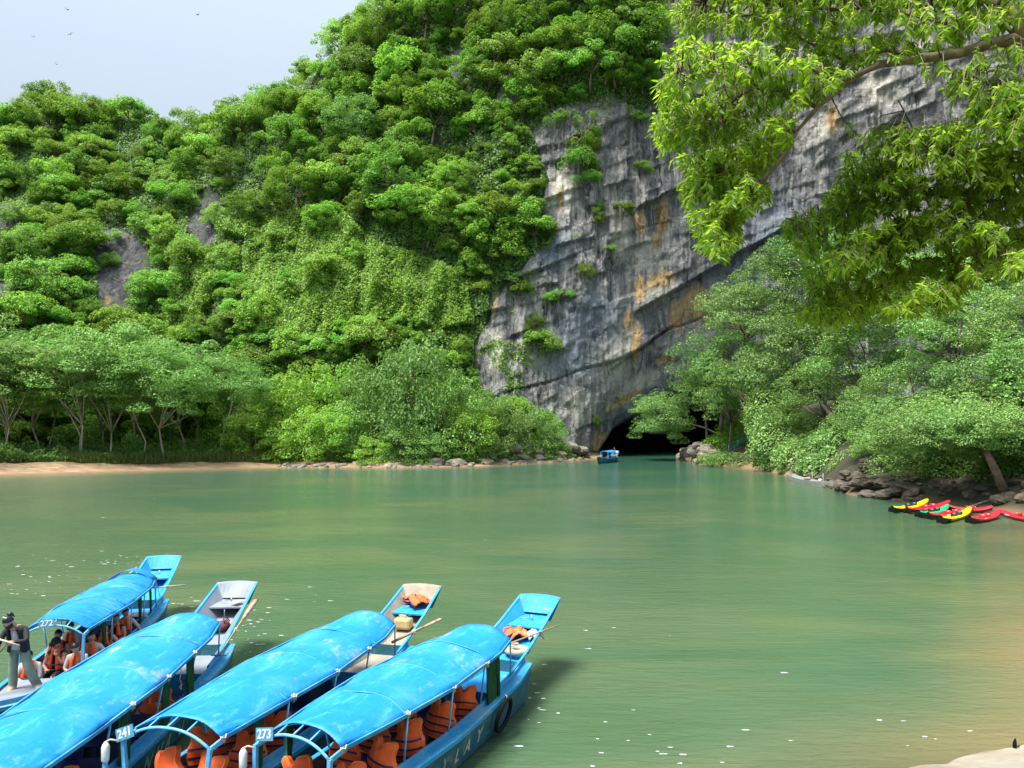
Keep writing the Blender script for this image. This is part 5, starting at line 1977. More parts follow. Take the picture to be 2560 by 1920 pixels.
B4.seats([.35, 1.25, 2.15, 3.05, 3.95])
B3.seats([.3, 1.2, 2.1, 3.0, 3.9])
B2.seats([.4, 1.3, 2.2, 3.1, 4.0])
B1.seats([.5, 1.3, 2.1, 2.9])
for t in (4.55,):
    B4.curtain(t, 1, .42, .62)
    B4.curtain(t + .33, 1, .16, .60, True)
B4.curtain(.55, -1, .2, .7, True)
B3.curtain(.95, 1, .24, .72, True)
B2.curtain(2.55, 1, .34, .62)
B2.curtain(4.05, 1, .34, .62)
B2.curtain(5.35, 1, .34, .64)
B1.curtain(1.05, 1, .16, .7, True)
B1.curtain(3.55, 1, .2, .7, True)
B1.curtain(4.6, 1, .12, .75, True)
B4.plate('273', 3, -10)
B3.plate('241', 1, -22)
B1.plate('272', 8, -3)
B4.bottle_post()
B3.bottle_post(-.08)
B4.lettering([('A', .15, .40), ('N', .95, .40), ('H', 1.35, .40), ('A', 1.80, .40), ('moon', 2.45, 1), ('L', 3.0, .36), ('A', 3.42, .36), ('Y', 3.9, .36)])
B2.lettering([('N', 3.35, .40), ('H', 3.75, .40), ('A', 4.2, .40), ('moon', 4.85, 1)])
B3.lettering([('N', 1.0, .40), ('H', 1.4, .40), ('A', 1.8, .40)])
# small extra tarpaulin aft on boat 272
mb = MB()
rows = []
for i in range(9):
    t = B1.L - .1 + .62 * i / 8
    w = .60
    rows.append([Vector((-w + 2 * w * j / 10 - .06, t, 1.56 + .30 * (1 - abs(-1 + 2 * j / 10) ** 2) - .05 * i / 8)) for j in range(11)])
mb.grid(rows)
solidify(mb.build('aft_tarpaulin', M['tarp'], B1.root), .012)
for sd in (-1, 1):
    mb = MB()
    mb.tube([(sd * .50, B1.L + .5, .85), (sd * .56 - .06, B1.L + .5, 1.5)], .018, 6)
    mb.build('post', M['tube_blue'], B1.root)
    mb = MB()
    mb.tube([(sd * .50, B1.L + .95, .90), (sd * .56 - .06, B1.L + .5, 1.45)], .010, 6)
    mb.build('brace', M['tube_blue'], B1.root)
# scalloped dark blue board on the bow of boat 272
mb = MB()
n = 40
top = []
bot_ = []
for i in range(n + 1):
    t = i / n
    yy = -3.1 + 2.1 * t
    zt_ = .34 + .30 * math.sin(math.pi * t) ** .7 + .05 * abs(math.sin(t * 5 * math.pi))
    x_ = .50 + .20 * t
    top.append((x_ + .012, yy, zt_))
    bot_.append((x_ + .012 - .03, yy, .22 + .05 * (1 - t)))
mb.grid([bot_, top], 0, False)
solidify(mb.build('scalloped_board', M['hull_side'], B1.root), .02)
# bow decks
for bt_, mt_ in ((B1, 'grey_in'), (B2, 'grey_in'), (B3, 'grey_in'), (B4, 'grey_in')):
    mb = MB()
    P = []
    for t in np.linspace(-3.35, -.75, 12):
        w = max(.05, bt_.W(t) - .14)
        P.append([(w, t, bt_.G(t) + .01), (0, t, bt_.G(t) + .03), (-w, t, bt_.G(t) + .01)])
    mb.grid(P, 0, False)
    solidify(mb.build('bow_deck', M[mt_], bt_.root), .03)
# ropes on boat 240's stern deck and a hanging white cord
mb = MB()
for k in range(3):
    mb.tube([(0.25 + .12 * math.cos(a) * (1 + .2 * k) + .05 * k, 6.9 + .28 * math.sin(a) * (1 + .15 * k), .50 + .01 * k) for a in np.linspace(0, 5.6, 18)], .011, 5)
mb.build('coiled_rope', M['strap'], B2.root)


def tie(bt_, t, label_parent=None):
    mb = MB()
    p = bt_.arch(t)[-1]
    for k in range(7):
        mb.tube([p + Vector((-.03, rng.uniform(-.05, .05), .02)), p + Vector((.02, rng.uniform(-.07, .07), -.02)), p + Vector((.01, rng.uniform(-.08, .08), -.10))], .005, 4)
    mb.tube([p + Vector((.01, -.06, 0)), p + Vector((.03, 0, -.03)), p + Vector((.01, .06, .0))], .014, 5)
    mb.build('rope_lashing', M['rope'], bt_.root)


for t in (1.55, 2.9, 4.3):
    tie(B4, t)
    tie(B3, t + .3)
    tie(B2, t + 1.2)
tie(B4, .05)
tie(B3, .05)
mb = MB()
p = B2.arch(4.7)[-1]
mb.tube([p, p + Vector((.02, .0, -.12)), p + Vector((.0, -.03, -.24)), p + Vector((.02, .02, -.34)), p + Vector((.0, .06, -.40)), p + Vector((.02, .01, -.44)), p + Vector((.0, -.03, -.39)), p + Vector((.02, .04, -.36))], .008, 5)
mb.build('hanging_cord', M['rope'], B2.root)


# ---------------------------------------------------------------- tyres, oars, cargo
def tyre(p, rz, label, R=.30):
    e = empty('tyre', p, rz, label, 'tyre', 'black tyres hung as fenders')
    e.rotation_euler = (0.0, rad(14), rz)
    mb = MB()
    mb.grid([[(.042 * math.cos(b_), (R + .042 * math.sin(b_)) * math.cos(a), (R * 1.0 + .042 * math.sin(b_)) * math.sin(a)) for b_ in np.linspace(0, 2 * math.pi, 9)[:-1]] for a in np.linspace(0, 2 * math.pi, 33)], 0, True, True)
    mb.build('tread', M['rubber'], e)
    mb = MB()
    mb.tube([(0, -.02, R - .05), (-.02, 0, R + .06), (-.05, 0, R + .08), (-.04, .03, R - .03)], .012, 5)
    mb.build('rope_loop', M['rope'], e)
    return e


tyre(world_of(B4.root, (B4.W(4.55) + .05, 4.75, .42)), B4.root.rotation_euler.z, 'black tyre fender hung near the green curtain of the rightmost blue boat')
tyre(world_of(B4.root, (B4.W(1.2) + .05, 1.1, .38)), B4.root.rotation_euler.z, 'black tyre fender hung over the lettering, nearest the front of the rightmost blue boat')


def oar(a, b_, label, blade=True, r=.022, mat='oar', T=True):
    a, b_ = Vector(a), Vector(b_)
    e = empty('oar', a, 0, label, 'oar', None)
    d = b_ - a
    mb = MB()
    mb.tube([Vector((0, 0, 0)), d * .55, d * (.62 if blade else 1)], [r, r * .95, r * .8], 8)
    mb.build('shaft', M[mat], e)
    if blade:
        u = d.normalized()
        s_ = u.cross(Vector((0, 0, 1))).normalized()
        up = s_.cross(u)
        mb = MB()
        P = []
        for t, w, th_ in ((.58, .022, .022), (.66, .05, .018), (.76, .075, .014), (.93, .085, .012), (.99, .075, .010), (1.0, .03, .005)):
            c = d * t
            P.append([c + s_ * w, c + up * th_, c - s_ * w, c - up * th_])
        mb.grid(P, 0, True, True)
        mb.build('blade', M[mat], e)
    if T:
        u = d.normalized()
        s_ = u.cross(Vector((0, 0, 1))).normalized()
        mb = MB()
        mb.tube([s_ * .17, -s_ * .17], .017, 6)
        mb.build('handle', M[mat], e)
    mb = MB()
    c = d * .42
    s_ = d.cross(Vector((0, 0, 1))).normalized() * (r + .01)
    up_ = Vector((0, 0, r + .012))
    for q in (-.03, 0, .03):
        cc = c + d.normalized() * q
        mb.tube([cc + s_ * math.cos(a_) + up_ * math.sin(a_) for a_ in np.linspace(0, 2 * math.pi, 9)], .010, 4)
    mb.build('rope_binding', M['rope'], e)
    return e


oar(at_y(547, 1638, 17.2), at_y(640, 1498, 19.6), 'thick weathered oar lashed to the right side of the grey stern of the second boat')
oar(at_y(980, 1606, 16.9), at_y(1103, 1546, 18.0), 'stout wooden oar tied across the beige stern deck of boat 241', T=False, r=.03)
oar(at_y(1276, 1608, 16.2), at_y(1396, 1563, 17.6), 'thin oar sticking out over the water from the stern of boat 273', blade=False, r=.018)
oar(at_y(382, 1470, 22.1), at_y(464, 1462, 22.9), 'pale bamboo pole lying across the stern of boat 272', blade=False, r=.02, mat='rope', T=False)
oar(at_y(310, 1450, 23.5), at_y(342, 1418, 24.2), 'short oar end showing left of the stern of boat 272', blade=False, r=.03, T=False)


# ---------------------------------------------------------------- life jackets
def vest_meshes(seed):
    rs = np.random.default_rng(seed)

    def surf_pt(u, v, off):
        w = ip(v, [0, .12, .5, .66, .8, .92, 1.0], [.23, .25, .245, .185, .185, .20, .15])
        x = u * w
        cur = -.10 * (1 - u * u) + .03 * math.sin(v * 5 + seed)
        puff = .035 * (1 - u ** 4) * (1 - (2 * v - 1) ** 6)
        z = .56 * v + (.02 * u if seed % 2 else -.02 * u)
        if v > .82:
            z -= .10 * (1 - min(1, abs(u) * 2)) * (v - .82) / .18
        return Vector((x, cur - puff - off, z))
    mb = MB()
    us = np.linspace(-1, 1, 17)
    vs_ = np.linspace(0, 1, 19)
    front = [[surf_pt(u, v, 0) for u in us] for v in vs_]
    back = [[surf_pt(u, v, 0) + Vector((0, .075 + .02 * (1 - u * u), 0)) for u in us] for v in vs_]
    mb.grid(front)
    mb.grid(back)
    edge_f = [front[0][i] for i in range(17)] + [front[j][16] for j in range(1, 19)] + [front[18][i] for i in range(15, -1, -1)] + [front[j][0] for j in range(17, 0, -1)]
    edge_b = [back[0][i] for i in range(17)] + [back[j][16] for j in range(1, 19)] + [back[18][i] for i in range(15, -1, -1)] + [back[j][0] for j in range(17, 0, -1)]
    mb.grid([edge_f + [edge_f[0]], edge_b + [edge_b[0]]])
    body = mb.mesh('vest_body', M['orange'])
    mb = MB()
    for v0 in (.16, .34, .54):
        P = []
        for dv, of in ((-.022, .0), (-.022, .010), (.022, .010), (.022, .0)):
            P.append([surf_pt(u, v0 + dv + .02 * math.sin(u * 3 + seed), of + .002) for u in np.linspace(-1.02, 1.02, 19)])
        mb.grid(P, 0, False)
        P = []
        for dv, of in ((-.022, .0), (-.022, .010), (.022, .010), (.022, .0)):
            P.append([surf_pt(u, v0 + dv, 0) + Vector((0, .10 + of, 0)) for u in np.linspace(-1.0, 1.0, 9)])
        mb.grid(P, 0, False)
    straps = mb.mesh('vest_straps', M['strap'])
    mb = MB()
    mb.tube([q + Vector((0, -.004, 0)) for q in edge_f + [edge_f[0]]], .006, 5)
    pipe = mb.mesh('vest_piping', M['piping'])
    mb = MB()
    mb.tube([surf_pt(0, v, .004) for v in np.linspace(.02, .84, 9)], .005, 4)
    zipm = mb.mesh('vest_zip', M['piping'])
    return body, straps, pipe, zipm


VM = [vest_meshes(k) for k in range(4)]


def vest(p, rz, rx, label, k=0, ry=0, group=None, sc=1.0):
    e = empty('life_jacket', p, rz, label, 'life jacket', group)
    e.rotation_euler = (rx, ry, rz)
    e.scale = (sc,) * 3
    for nm, me in zip(('body', 'strap', 'piping', 'zip'), VM[k % 4]):
        link(nm, me, e)
    return e


nth = ['front', 'second', 'third', 'fourth', 'fifth', 'sixth']
for i, t in enumerate([.35, 1.25, 2.15, 3.05, 3.95]):
    for sd, nm in ((-.36, 'left'), (.36, 'right')):
        if i == 4 and sd < 0:
            continue
        x = sd * (1.05 if sd > 0 else 1)
        vest(world_of(B4.root, (x, t + .10, .46 + (.04 if i % 2 else 0))), B4.root.rotation_euler.z + rng.normal() * .25, rad(-14 + rng.normal() * 5),
             'orange life jacket on the %s seat of the %s row of the rightmost boat' % (nm, nth[i]), i + (sd > 0), rad(rng.normal() * 7), None, 1.12)
for i, t in enumerate([.25, 1.15, 2.05]):
    for sd, nm in ((-.36, 'left'), (.30, 'right')):
        vest(world_of(B3.root, (sd, t + .05, .48)), B3.root.rotation_euler.z + rng.normal() * .3, rad(-10), 'orange life jacket on the %s seat of the %s row of the beige-decked boat' % (nm, nth[i]), i + 1 + (sd > 0), rad(rng.normal() * 9), None, 1.15)
for t, x, w in ((1.5, .36, 'nearest the front of'), (4.35, .30, 'between the green curtains of'), (4.9, .42, 'beside the rear green curtain of')):
    vest(world_of(B2.root, (x, t, .46)), B2.root.rotation_euler.z + rng.normal() * .4, rad(-20), 'orange life jacket %s the second boat' % w, int(t), rad(rng.normal() * 12))


def crumple(name, p, r, mats, seed, label, cat):
    e = empty(name, p, seed * .7, label, cat)
    for k in range(len(mats)):
        mb = MB()
        rows_ = []
        n = 16
        for i in range(n):
            row_ = []
            for j in range(n):
                u, v = -1 + 2 * i / (n - 1), -1 + 2 * j / (n - 1)
                q = Vector((u * r[0] + k * .12, v * r[1] - k * .03, 0))
                f = mnoise.noise(Vector((u * 1.6 + seed * 3 + k * 5, v * 1.6, 1))) + .6 * mnoise.noise(Vector((u * 4, v * 4, seed + k)))
                q.z = r[2] * (max(0, 1 - (u * u + v * v) * .55) * .9 + f * .45) + k * .02
                q.x += .05 * mnoise.noise(Vector((v * 3, u * 3, seed)))
                row_.append(q)
            rows_.append(row_)
        mb.grid(rows_)
        for fi in range(len(mb.m)):
            i_, j_ = divmod(fi, n - 1)
            if mats[k] == 'orange' and (j_ % 6 == 2):
                mb.m[fi] = 1
        o = mb.build('fold', [M[mats[k]], M['strap']], e)
        solidify(o, .02)
    return e


def deck(bt_, x, t, dz=0.03):
    return world_of(bt_.root, (x, t, bt_.sf(t) + dz))


def seat_top(bt_, x, dy=.4):
    return world_of(bt_.root, (x, bt_.Ls - 1.08 + dy, bt_.sg(bt_.Ls - .7) - .17))


crumple('folded_life_jacket', seat_top(B3, .06, .55) + Vector((0, 0, .06)), (.30, .26, .16), ['orange', 'orange'], 3, 'crumpled orange life jacket with purple straps lying on the stern seat of boat 241', 'life jacket')
crumple('folded_life_jacket', deck(B4, -.12, B4.Ls - 1.15, .06), (.26, .22, .2), ['orange_pale', 'orange'], 5, 'faded orange life jacket stuffed under the stern seat of boat 273', 'life jacket')
crumple('cloth_bundle', deck(B4, .30, B4.Ls - 1.10, .06), (.18, .18, .16), ['white_cloth'], 7, 'crumpled grey-white cloth under the stern seat of boat 273', 'cloth')
crumple('life_jacket_heap', deck(B1, .15, B1.L + .2, .02), (.30, .18, .08), ['orange_pale', 'white_cloth'], 9, 'red and white folded vest lying on the aft deck of boat 272', 'life jacket')
crumple('plastic_sheet', seat_top(B2, .24, .22) + Vector((0, 0, .01)), (.16, .10, .03), ['white_cloth'], 15, 'scrap of clear plastic lying on the grey stern seat of the second boat', 'plastic')
# duffel bags on boat 2's stern deck
for k, (x, t, col_, lab) in enumerate([(-.12, B2.Ls - 1.75, 'black_cloth', 'dark bag with a pale patch on the grey stern deck of the second boat'), (.12, B2.Ls - 1.6, 'maroon', 'red and black bag behind the dark bag on the grey stern deck')]):
    e = empty('duffel_bag', deck(B2, x, t, .10), .5 + k, lab, 'bag')
    mb = MB()
    mb.ball((0, 0, .02), (.24, .15, .12), 14, 0, .5, k + 2)
    mb.build('body', M[col_], e)
    mb = MB()
    mb.tube([(-.14, -.1, .08), (-.08, -.03, .2), (.08, -.03, .2), (.14, -.1, .08)], .013, 6)
    mb.build('handle', M['strap'], e)
    mb = MB()
    mb.box((-.05, -.12, .10), (.12, .02, .07), Matrix.Rotation(.7, 3, 'X'))
    mb.build('patch', M['white_cloth'] if k == 0 else M['red'], e)
# yellowed plastic can
e = empty('plastic_can', deck(B3, .0, B3.Ls - 1.3, .02), -.25, 'yellowed plastic jerrycan on its side under the stern seat of boat 241', 'jerrycan')
mb = MB()
mb.box((0, 0, .15), (.44, .30, .28))
mb.build('body', M['can'], e, .07)
mb = MB()
mb.tube([(-.12, -.02, .29), (-.10, -.02, .34), (.06, -.02, .34), (.08, -.02, .29)], .018, 6)
mb.build('handle', M['can'], e)
mb = MB()
mb.tube([(.13, .05, .28), (.13, .05, .33)], .035, 10)
mb.build('cap', M['strap'], e)
# foam rings
for k, (x, t, z, lab) in enumerate([(.10, B4.Ls - 1.72, .05, 'thick grey foam ring lying on the blue stern deck of boat 273'), (-.26, B4.Ls - 1.50, .02, 'second foam ring half hidden behind the first on the stern of boat 273')]):
    e = MB()
    R_, r_ = .20, .10
    e.grid([[((R_ + r_ * math.copysign(abs(math.cos(b_)) ** .6, math.cos(b_))) * math.cos(a), (R_ + r_ * math.copysign(abs(math.cos(b_)) ** .6, math.cos(b_))) * math.sin(a), .055 * math.copysign(abs(math.sin(b_)) ** .6, math.sin(b_))) for b_ in np.linspace(0, 2 * math.pi, 13)[:-1]] for a in np.linspace(0, 2 * math.pi, 25)], 0, True, True)
    o = e.build('foam_ring', M['foam'])
    o.location = deck(B4, x, t, z + .05)
    tag(o, lab, 'ring')
# basket in boat 272
e = empty('wire_basket', world_of(B1.root, (.40, 3.95, .38)), 0, 'round dark wire basket standing inside boat 272 behind the passengers', 'basket')
mb = MB()
mb.tube([(0, 0, 0), (0, 0, .02), (0, 0, .42)], [.13, .15, .22], 18, 0, False)
mb.build('body', M['strap'], e)
mb = MB()
mb.tube([(.22 * math.cos(a), .22 * math.sin(a), .42) for a in np.linspace(0, 2 * math.pi, 21)], .012, 6)
mb.build('rim', M['white'], e)


# ---------------------------------------------------------------- people
def person(label, J, col, loc, rz, seed=0, name='person', vest_on=False, hair='short', mask=False, cap=False, group=None, scale=1.0):
    """J: joint name -> position (metres, figure facing -Y). One skinned body, clothing and hair as children."""
    root = empty(name, loc, rz, label, 'person', group)
    root.scale = (scale,) * 3
    order_ = ['pelvis', 'waist', 'chest', 'neck', 'head', 'shl', 'ell', 'hal', 'shr', 'elr', 'har', 'hipl', 'knl', 'anl', 'tol', 'hipr', 'knr', 'anr', 'tor']
    edges = [(0, 1), (1, 2), (2, 3), (3, 4), (2, 5), (5, 6), (6, 7), (2, 8), (8, 9), (9, 10), (0, 11), (11, 12), (12, 13), (13, 14), (0, 15), (15, 16), (16, 17), (17, 18)]
    rad_ = {'pelvis': (.14, .10), 'waist': (.125, .095), 'chest': (.14, .11), 'neck': (.05, .05), 'head': (.05, .05), 'sh': (.062, .062), 'el': (.043, .043), 'ha': (.03, .026), 'hip': (.088, .088), 'kn': (.062, .062), 'an': (.045, .045), 'to': (.035, .025)}
    if col.get('baggy'):
        rad_['kn'] = (.088, .088)
        rad_['an'] = (.085, .085)
        rad_['el'] = (.055, .055)
    vs_ = [Vector(J[k]) for k in order_]
    me = bpy.data.meshes.new('body')
    me.from_pydata([tuple(v) for v in vs_], edges, [])
    tmp = bpy.data.objects.new('body_skeleton', me)
    COL.objects.link(tmp)
    tmp.modifiers.new('skin', 'SKIN')
    sub = tmp.modifiers.new('sub', 'SUBSURF')
    sub.levels = sub.render_levels = 2
    for i, k in enumerate(order_):
        key = k if k in rad_ else k[:-1]
        tmp.data.skin_vertices[0].data[i].radius = rad_[key]
        tmp.data.skin_vertices[0].data[i].use_root = (i == 0)
    dg = bpy.context.evaluated_depsgraph_get()
    bm_ = bpy.data.meshes.new_from_object(tmp.evaluated_get(dg))
    bpy.data.objects.remove(tmp)
    # colour each face by the nearest limb
    segs = [('top', 0, 1), ('top', 1, 2), ('skin', 3, 4), ('top', 2, 5), ('top', 2, 8), ('sleeve', 5, 6), ('fore', 6, 7), ('sleeve', 8, 9), ('fore', 9, 10), ('pants', 0, 11), ('pants', 0, 15), ('pants', 11, 12), ('shin', 12, 13), ('foot', 13, 14),
            ('pants', 15, 16), ('shin', 16, 17), ('foot', 17, 18)]
    keys = ['skin', 'top', 'sleeve', 'fore', 'pants', 'shin', 'foot']
    bm_.materials.clear()
    for k in keys:
        bm_.materials.append(M[col.get(k, 'skin')])
    V = [v.co.copy() for v in bm_.vertices]
    for f in bm_.polygons:
        c = f.center
        best, bk = 1e9, 'skin'
        for nm, a, b_ in segs:
            A, B_ = vs_[a], vs_[b_]
            d = B_ - A
            t = max(0, min(1, (c - A).dot(d) / max(d.length_squared, 1e-9)))
            dist = (c - (A + d * t)).length
            if dist < best:
                best, bk = dist, nm
        f.material_index = keys.index(bk)
        f.use_smooth = True
    # hands with five fingers, and a head with a face, joined to the same mesh
    hb = MB()
    for side in ('l', 'r'):
        el, ha = Vector(J['el' + side]), Vector(J['ha' + side])
        u = (ha - el).normalized()
        ref = Vector(J.get('grip', (0, -.2, -1))).normalized()
        s_ = u.cross(ref)
        s_ = s_.normalized() if s_.length > 1e-3 else u.orthogonal().normalized()
        dn = s_.cross(u).normalized()
        hb.tube([ha - u * .02, ha + u * .035, ha + u * .085], [.030, .040, .034], 8)
        for k, (o_, l_) in enumerate(((-.030, .060), (-.010, .072), (.010, .068), (.029, .052))):
            p0 = ha + u * .07 + s_ * o_
            hb.tube([p0, p0 + u * l_ * .5 - dn * .006, p0 + u * l_ * .8 - dn * .028, p0 + u * l_ * .8 - dn * .048], [.0095, .009, .008, .006], 6)
        p0 = ha + u * .02 - s_ * .034
        hb.tube([p0, p0 - s_ * .025 + u * .025, p0 - s_ * .02 + u * .055 - dn * .02], [.011, .010, .007], 6)
    hd = Vector(J['head'])
    nk = Vector(J['neck'])
    up = (hd - nk).normalized()
    face = Vector(J.get('face', (0, -1, 0))).normalized()
    rt_ = face.cross(up).normalized()
    face = up.cross(rt_).normalized()
    hc = hd + up * .075 + face * .012

    def H(x, f, u):
        return hc + rt_ * x + face * f + up * u
    rows_ = []
    for i in range(13):
        ph = math.pi * i / 12
        row_ = []
        for j in range(20):
            a = 2 * math.pi * j / 20
            x, f, u = math.sin(ph) * math.cos(a), math.sin(ph) * math.sin(a), math.cos(ph)
            jaw = 1 - .26 * max(0, -u) ** 1.3
            fx = x * .076 * jaw
            ff = f * (.094 if f > 0 else .098) * (1 - .12 * max(0, -u))
            uu = u * .118
            if f > .8 and abs(x) < .3:
                ff += .012 * max(0, 1 - abs(u + .12) / .28)
            if f > .6 and .25 < abs(x) < .55 and .02 < u < .3:
                ff -= .007
            row_.append(H(fx, ff, uu))
        rows_.append(row_)
    hb.grid(rows_, 0, True, True)
    hb.tube([H(0, .088, .012), H(0, .108, -.022), H(0, .096, -.030)], [.008, .014, .010], 6)
    for sx in (-1, 1):
        hb.ball(H(sx * .074, -.005, -.005), (.012, .020, .030), 8)
        hb.ball(H(sx * .030, .080, .018), .012, 8, 1)
        hb.ball(H(sx * .030, .0895, .018), .006, 6, 2)
    hb.tube([H(-.026, .089, -.055), H(0, .094, -.052), H(.026, .089, -.055)], [.004, .008, .004], 6, 3)
    hm = hb.mesh('hm', [M['skin'], M['white'], M['hair'], M['pink']])
    # join by hand
    v1 = [tuple(v.co) for v in bm_.vertices]
    f1 = [tuple(p.vertices) for p in bm_.polygons]
    m1 = [p.material_index for p in bm_.polygons]
    v2 = [tuple(v.co) for v in hm.vertices]
    f2 = [tuple(i + len(v1) for i in p.vertices) for p in hm.polygons]
    m2 = [{0: 0, 1: len(keys), 2: len(keys) + 1, 3: len(keys) + 2}[p.material_index] for p in hm.polygons]
    me = bpy.data.meshes.new('body')
    me.from_pydata(v1 + v2, [], f1 + f2)
    for k in keys:
        me.materials.append(M[col.get(k, 'skin')])
    for k in ('white', 'hair', 'pink'):
        me.materials.append(M[k])
    me.polygons.foreach_set('material_index', m1 + m2)
    me.polygons.foreach_set('use_smooth', [True] * len(m1 + m2))
    me.update()
    link('body', me, root)
    # hair cap: covers the skull down to the nape, open at the face
    mb = MB()
    rows_ = []
    for i in range(9):
        row_ = []
        for j in range(20):
            a = 2 * math.pi * j / 20
            back = .5 - .5 * math.sin(a)
            lim = math.pi * (.30 + .34 * back)
            ph = lim * i / 8
            x, f, u = math.sin(ph) * math.cos(a), math.sin(ph) * math.sin(a), math.cos(ph)
            k = 1.0 if i < 8 else .97
            row_.append(H(x * .087 * k, f * .108 * k - .003, u * .130 * k))
        rows_.append(row_)
    mb.grid(rows_, 0, True, True)
    if hair == 'bun':
        mb.ball(H(0, -.115, .07), (.05, .045, .05), 10, 0, .3)
        mb.tube([H(0, -.10, .06), H(.01, -.15, .02), H(.0, -.15, -.06)], [.03, .028, .008], 8)
    mb.build('hair', M['hair'], root)
    if hair == 'bun':
        mb = MB()
        mb.bar(H(-.04, .0, .128), H(.05, -.02, .126), .02, .012)
        mb.build('hair_clip', M['white'], root)
    if mask:
        mb = MB()
        rows_ = []
        for i in range(6):
            row_ = []
            for j in range(11):
                a = math.pi * (.02 + .96 * j / 10)
                u = -.010 - .090 * i / 5
                rr = .105 * (1 - .10 * abs(i - 1.5) / 3)
                row_.append(H(math.cos(a) * .082 * (1 - .22 * i / 5), math.sin(a) * rr + .006, u))
            rows_.append(row_)
        mb.grid(rows_)
        solidify(mb.build('face_mask', M['black_cloth'], root), .004)
    if cap:
        mb = MB()
        mb.grid([[H(math.sin(ph) * math.cos(a) * .094, math.sin(ph) * math.sin(a) * .116, .02 + math.cos(ph) * .122) for a in np.linspace(0, 2 * math.pi, 21)[:-1]] for ph in np.linspace(0, math.pi / 2, 6)], 0, True, True)
        mb.grid([[H(-.07 + .14 * j / 6, .085 + i * .035, .035 - .012 * i) for j in range(7)] for i in range(3)])
        mb.build('cap', M['black_cloth'], root)
    if vest_on:
        ch, wa, pe, ne = (Vector(J[k]) for k in ('chest', 'waist', 'pelvis', 'neck'))
        axis = (ne - pe).normalized()
        ax_r = (Vector(J['shr']) - Vector(J['shl'])).normalized()
        fw = axis.cross(ax_r).normalized()
        if fw.dot(face) < 0:
            fw = -fw
        L_ = (ne - pe).length
        mb = MB()
        rows_ = []
        for v, wx, wf in ((.06, .19, .155), (.2, .195, .165), (.45, .19, .165), (.68, .165, .15), (.86, .15, .13), (1.0, .10, .08)):
            row_ = []
            for j in range(24):
                a = math.radians(14) + (2 * math.pi - math.radians(28)) * j / 23
                d_ = ax_r * math.sin(a) * wx + fw * math.cos(a) * wf
                if v > .6 and abs(math.sin(a)) > .8:
                    d_ *= .78
                row_.append(pe + axis * L_ * v + d_)
            rows_.append(row_)
        mb.grid(rows_)
        o = mb.build('life_vest', M['orange'], root)
        solidify(o, .035, 1)
        mb = MB()
        for v, wx, wf in ((.22, .235, .205), (.45, .23, .205)):
            mb.tube([pe + axis * L_ * v + ax_r * math.sin(a) * wx + fw * math.cos(a) * wf for a in np.linspace(0, 2 * math.pi, 21)], .014, 4, 0, False)
        mb.build('vest_strap', M['strap'], root)
    return root


def seated(lean=0.0, hands='lap', turn=0.0, knee=.0, look=(0, -1, -.15)):
    J = {'pelvis': (0, 0, .10), 'waist': (0, -.01 - lean * .2, .26), 'chest': (0, -.02 - lean * .45, .43), 'neck': (0, -.03 - lean * .7, .57), 'head': (0, -.05 - lean * .85, .65),
         'shl': (.17, -.02 - lean * .5, .49), 'shr': (-.17, -.02 - lean * .5, .49), 'ell': (.22, -.10 - lean * .4, .25), 'elr': (-.22, -.10 - lean * .4, .25),
         'hal': (.06, -.30, .20), 'har': (-.07, -.29, .22), 'hipl': (.09, -.03, .08), 'hipr': (-.09, -.03, .08), 'knl': (.13 + knee, -.42, .12), 'knr': (-.13, -.42, .12),
         'anl': (.12 + knee, -.40, -.28), 'anr': (-.12, -.42, -.28), 'tol': (.12 + knee, -.55, -.33), 'tor': (-.12, -.57, -.33), 'face': look}
    if hands == 'up':
        J['ell'] = (.20, -.18, .30)
        J['hal'] = (.10, -.22, .50)
    if hands == 'gunwale':
        J['ell'] = (.30, -.08, .34)
        J['hal'] = (.38, -.18, .18)
    return J


WHT = {'top': 'white_cloth', 'sleeve': 'white_cloth', 'pants': 'denim', 'shin': 'skin', 'foot': 'black_cloth'}
KHK = {'top': 'white_cloth', 'sleeve': 'white_cloth', 'pants': 'khaki', 'shin': 'skin', 'foot': 'khaki'}
DRK = {'top': 'black_cloth', 'sleeve': 'skin', 'pants': 'black_cloth', 'shin': 'skin', 'foot': 'white'}
seatz = .46
b1r = B1.root.rotation_euler.z
P1 = [((-.34, -.30), seated(.12, 'lap', look=(.1, -1, -.5)), WHT, 0, 'person in orange vest and denim shorts sitting at the open front of boat 272'),
      ((-.12, .42), seated(0, 'up', look=(-.1, -1, .0)), DRK, 1, 'person in black cap and orange vest with a raised hand'),
      ((.40, .18), seated(.18, 'lap', look=(.4, -1, -.5)), KHK, 0, 'person in orange vest and khaki shorts beside the front post of boat 272'),
      ((.42, .92), seated(.05, 'gunwale', look=(.5, -.6, -.2)), WHT, 0, 'person in white sleeves resting an arm on the side of boat 272'),
      ((-.36, 1.15), seated(0, 'lap'), DRK, 0, 'person in orange vest in shadow at the far side behind the cap wearer'),
      ((.40, 1.75), seated(.1, 'gunwale', look=(.6, -.6, -.3)), DRK, 0, 'person with a bare arm over the rail in the third row of boat 272'),
      ((-.36, 2.0), seated(.05, 'lap'), WHT, 0, 'person in an orange vest at the far side of the third row'),
      ((.42, 2.55), seated(0, 'lap', look=(.3, -1, -.1)), DRK, 0, 'person in an orange vest in front of the green curtain of boat 272'),
      ((.44, 3.15), seated(.05, 'gunwale', look=(.6, -1, 0)), WHT, 0, 'person in orange vest in the last row of boat 272 beside the basket')]
for (xy, J, c_, cp_, lab) in P1:
    person(lab, J, c_, world_of(B1.root, (xy[0], xy[1], seatz)), b1r + rng.normal() * .2, vest_on=True, cap=bool(cp_))
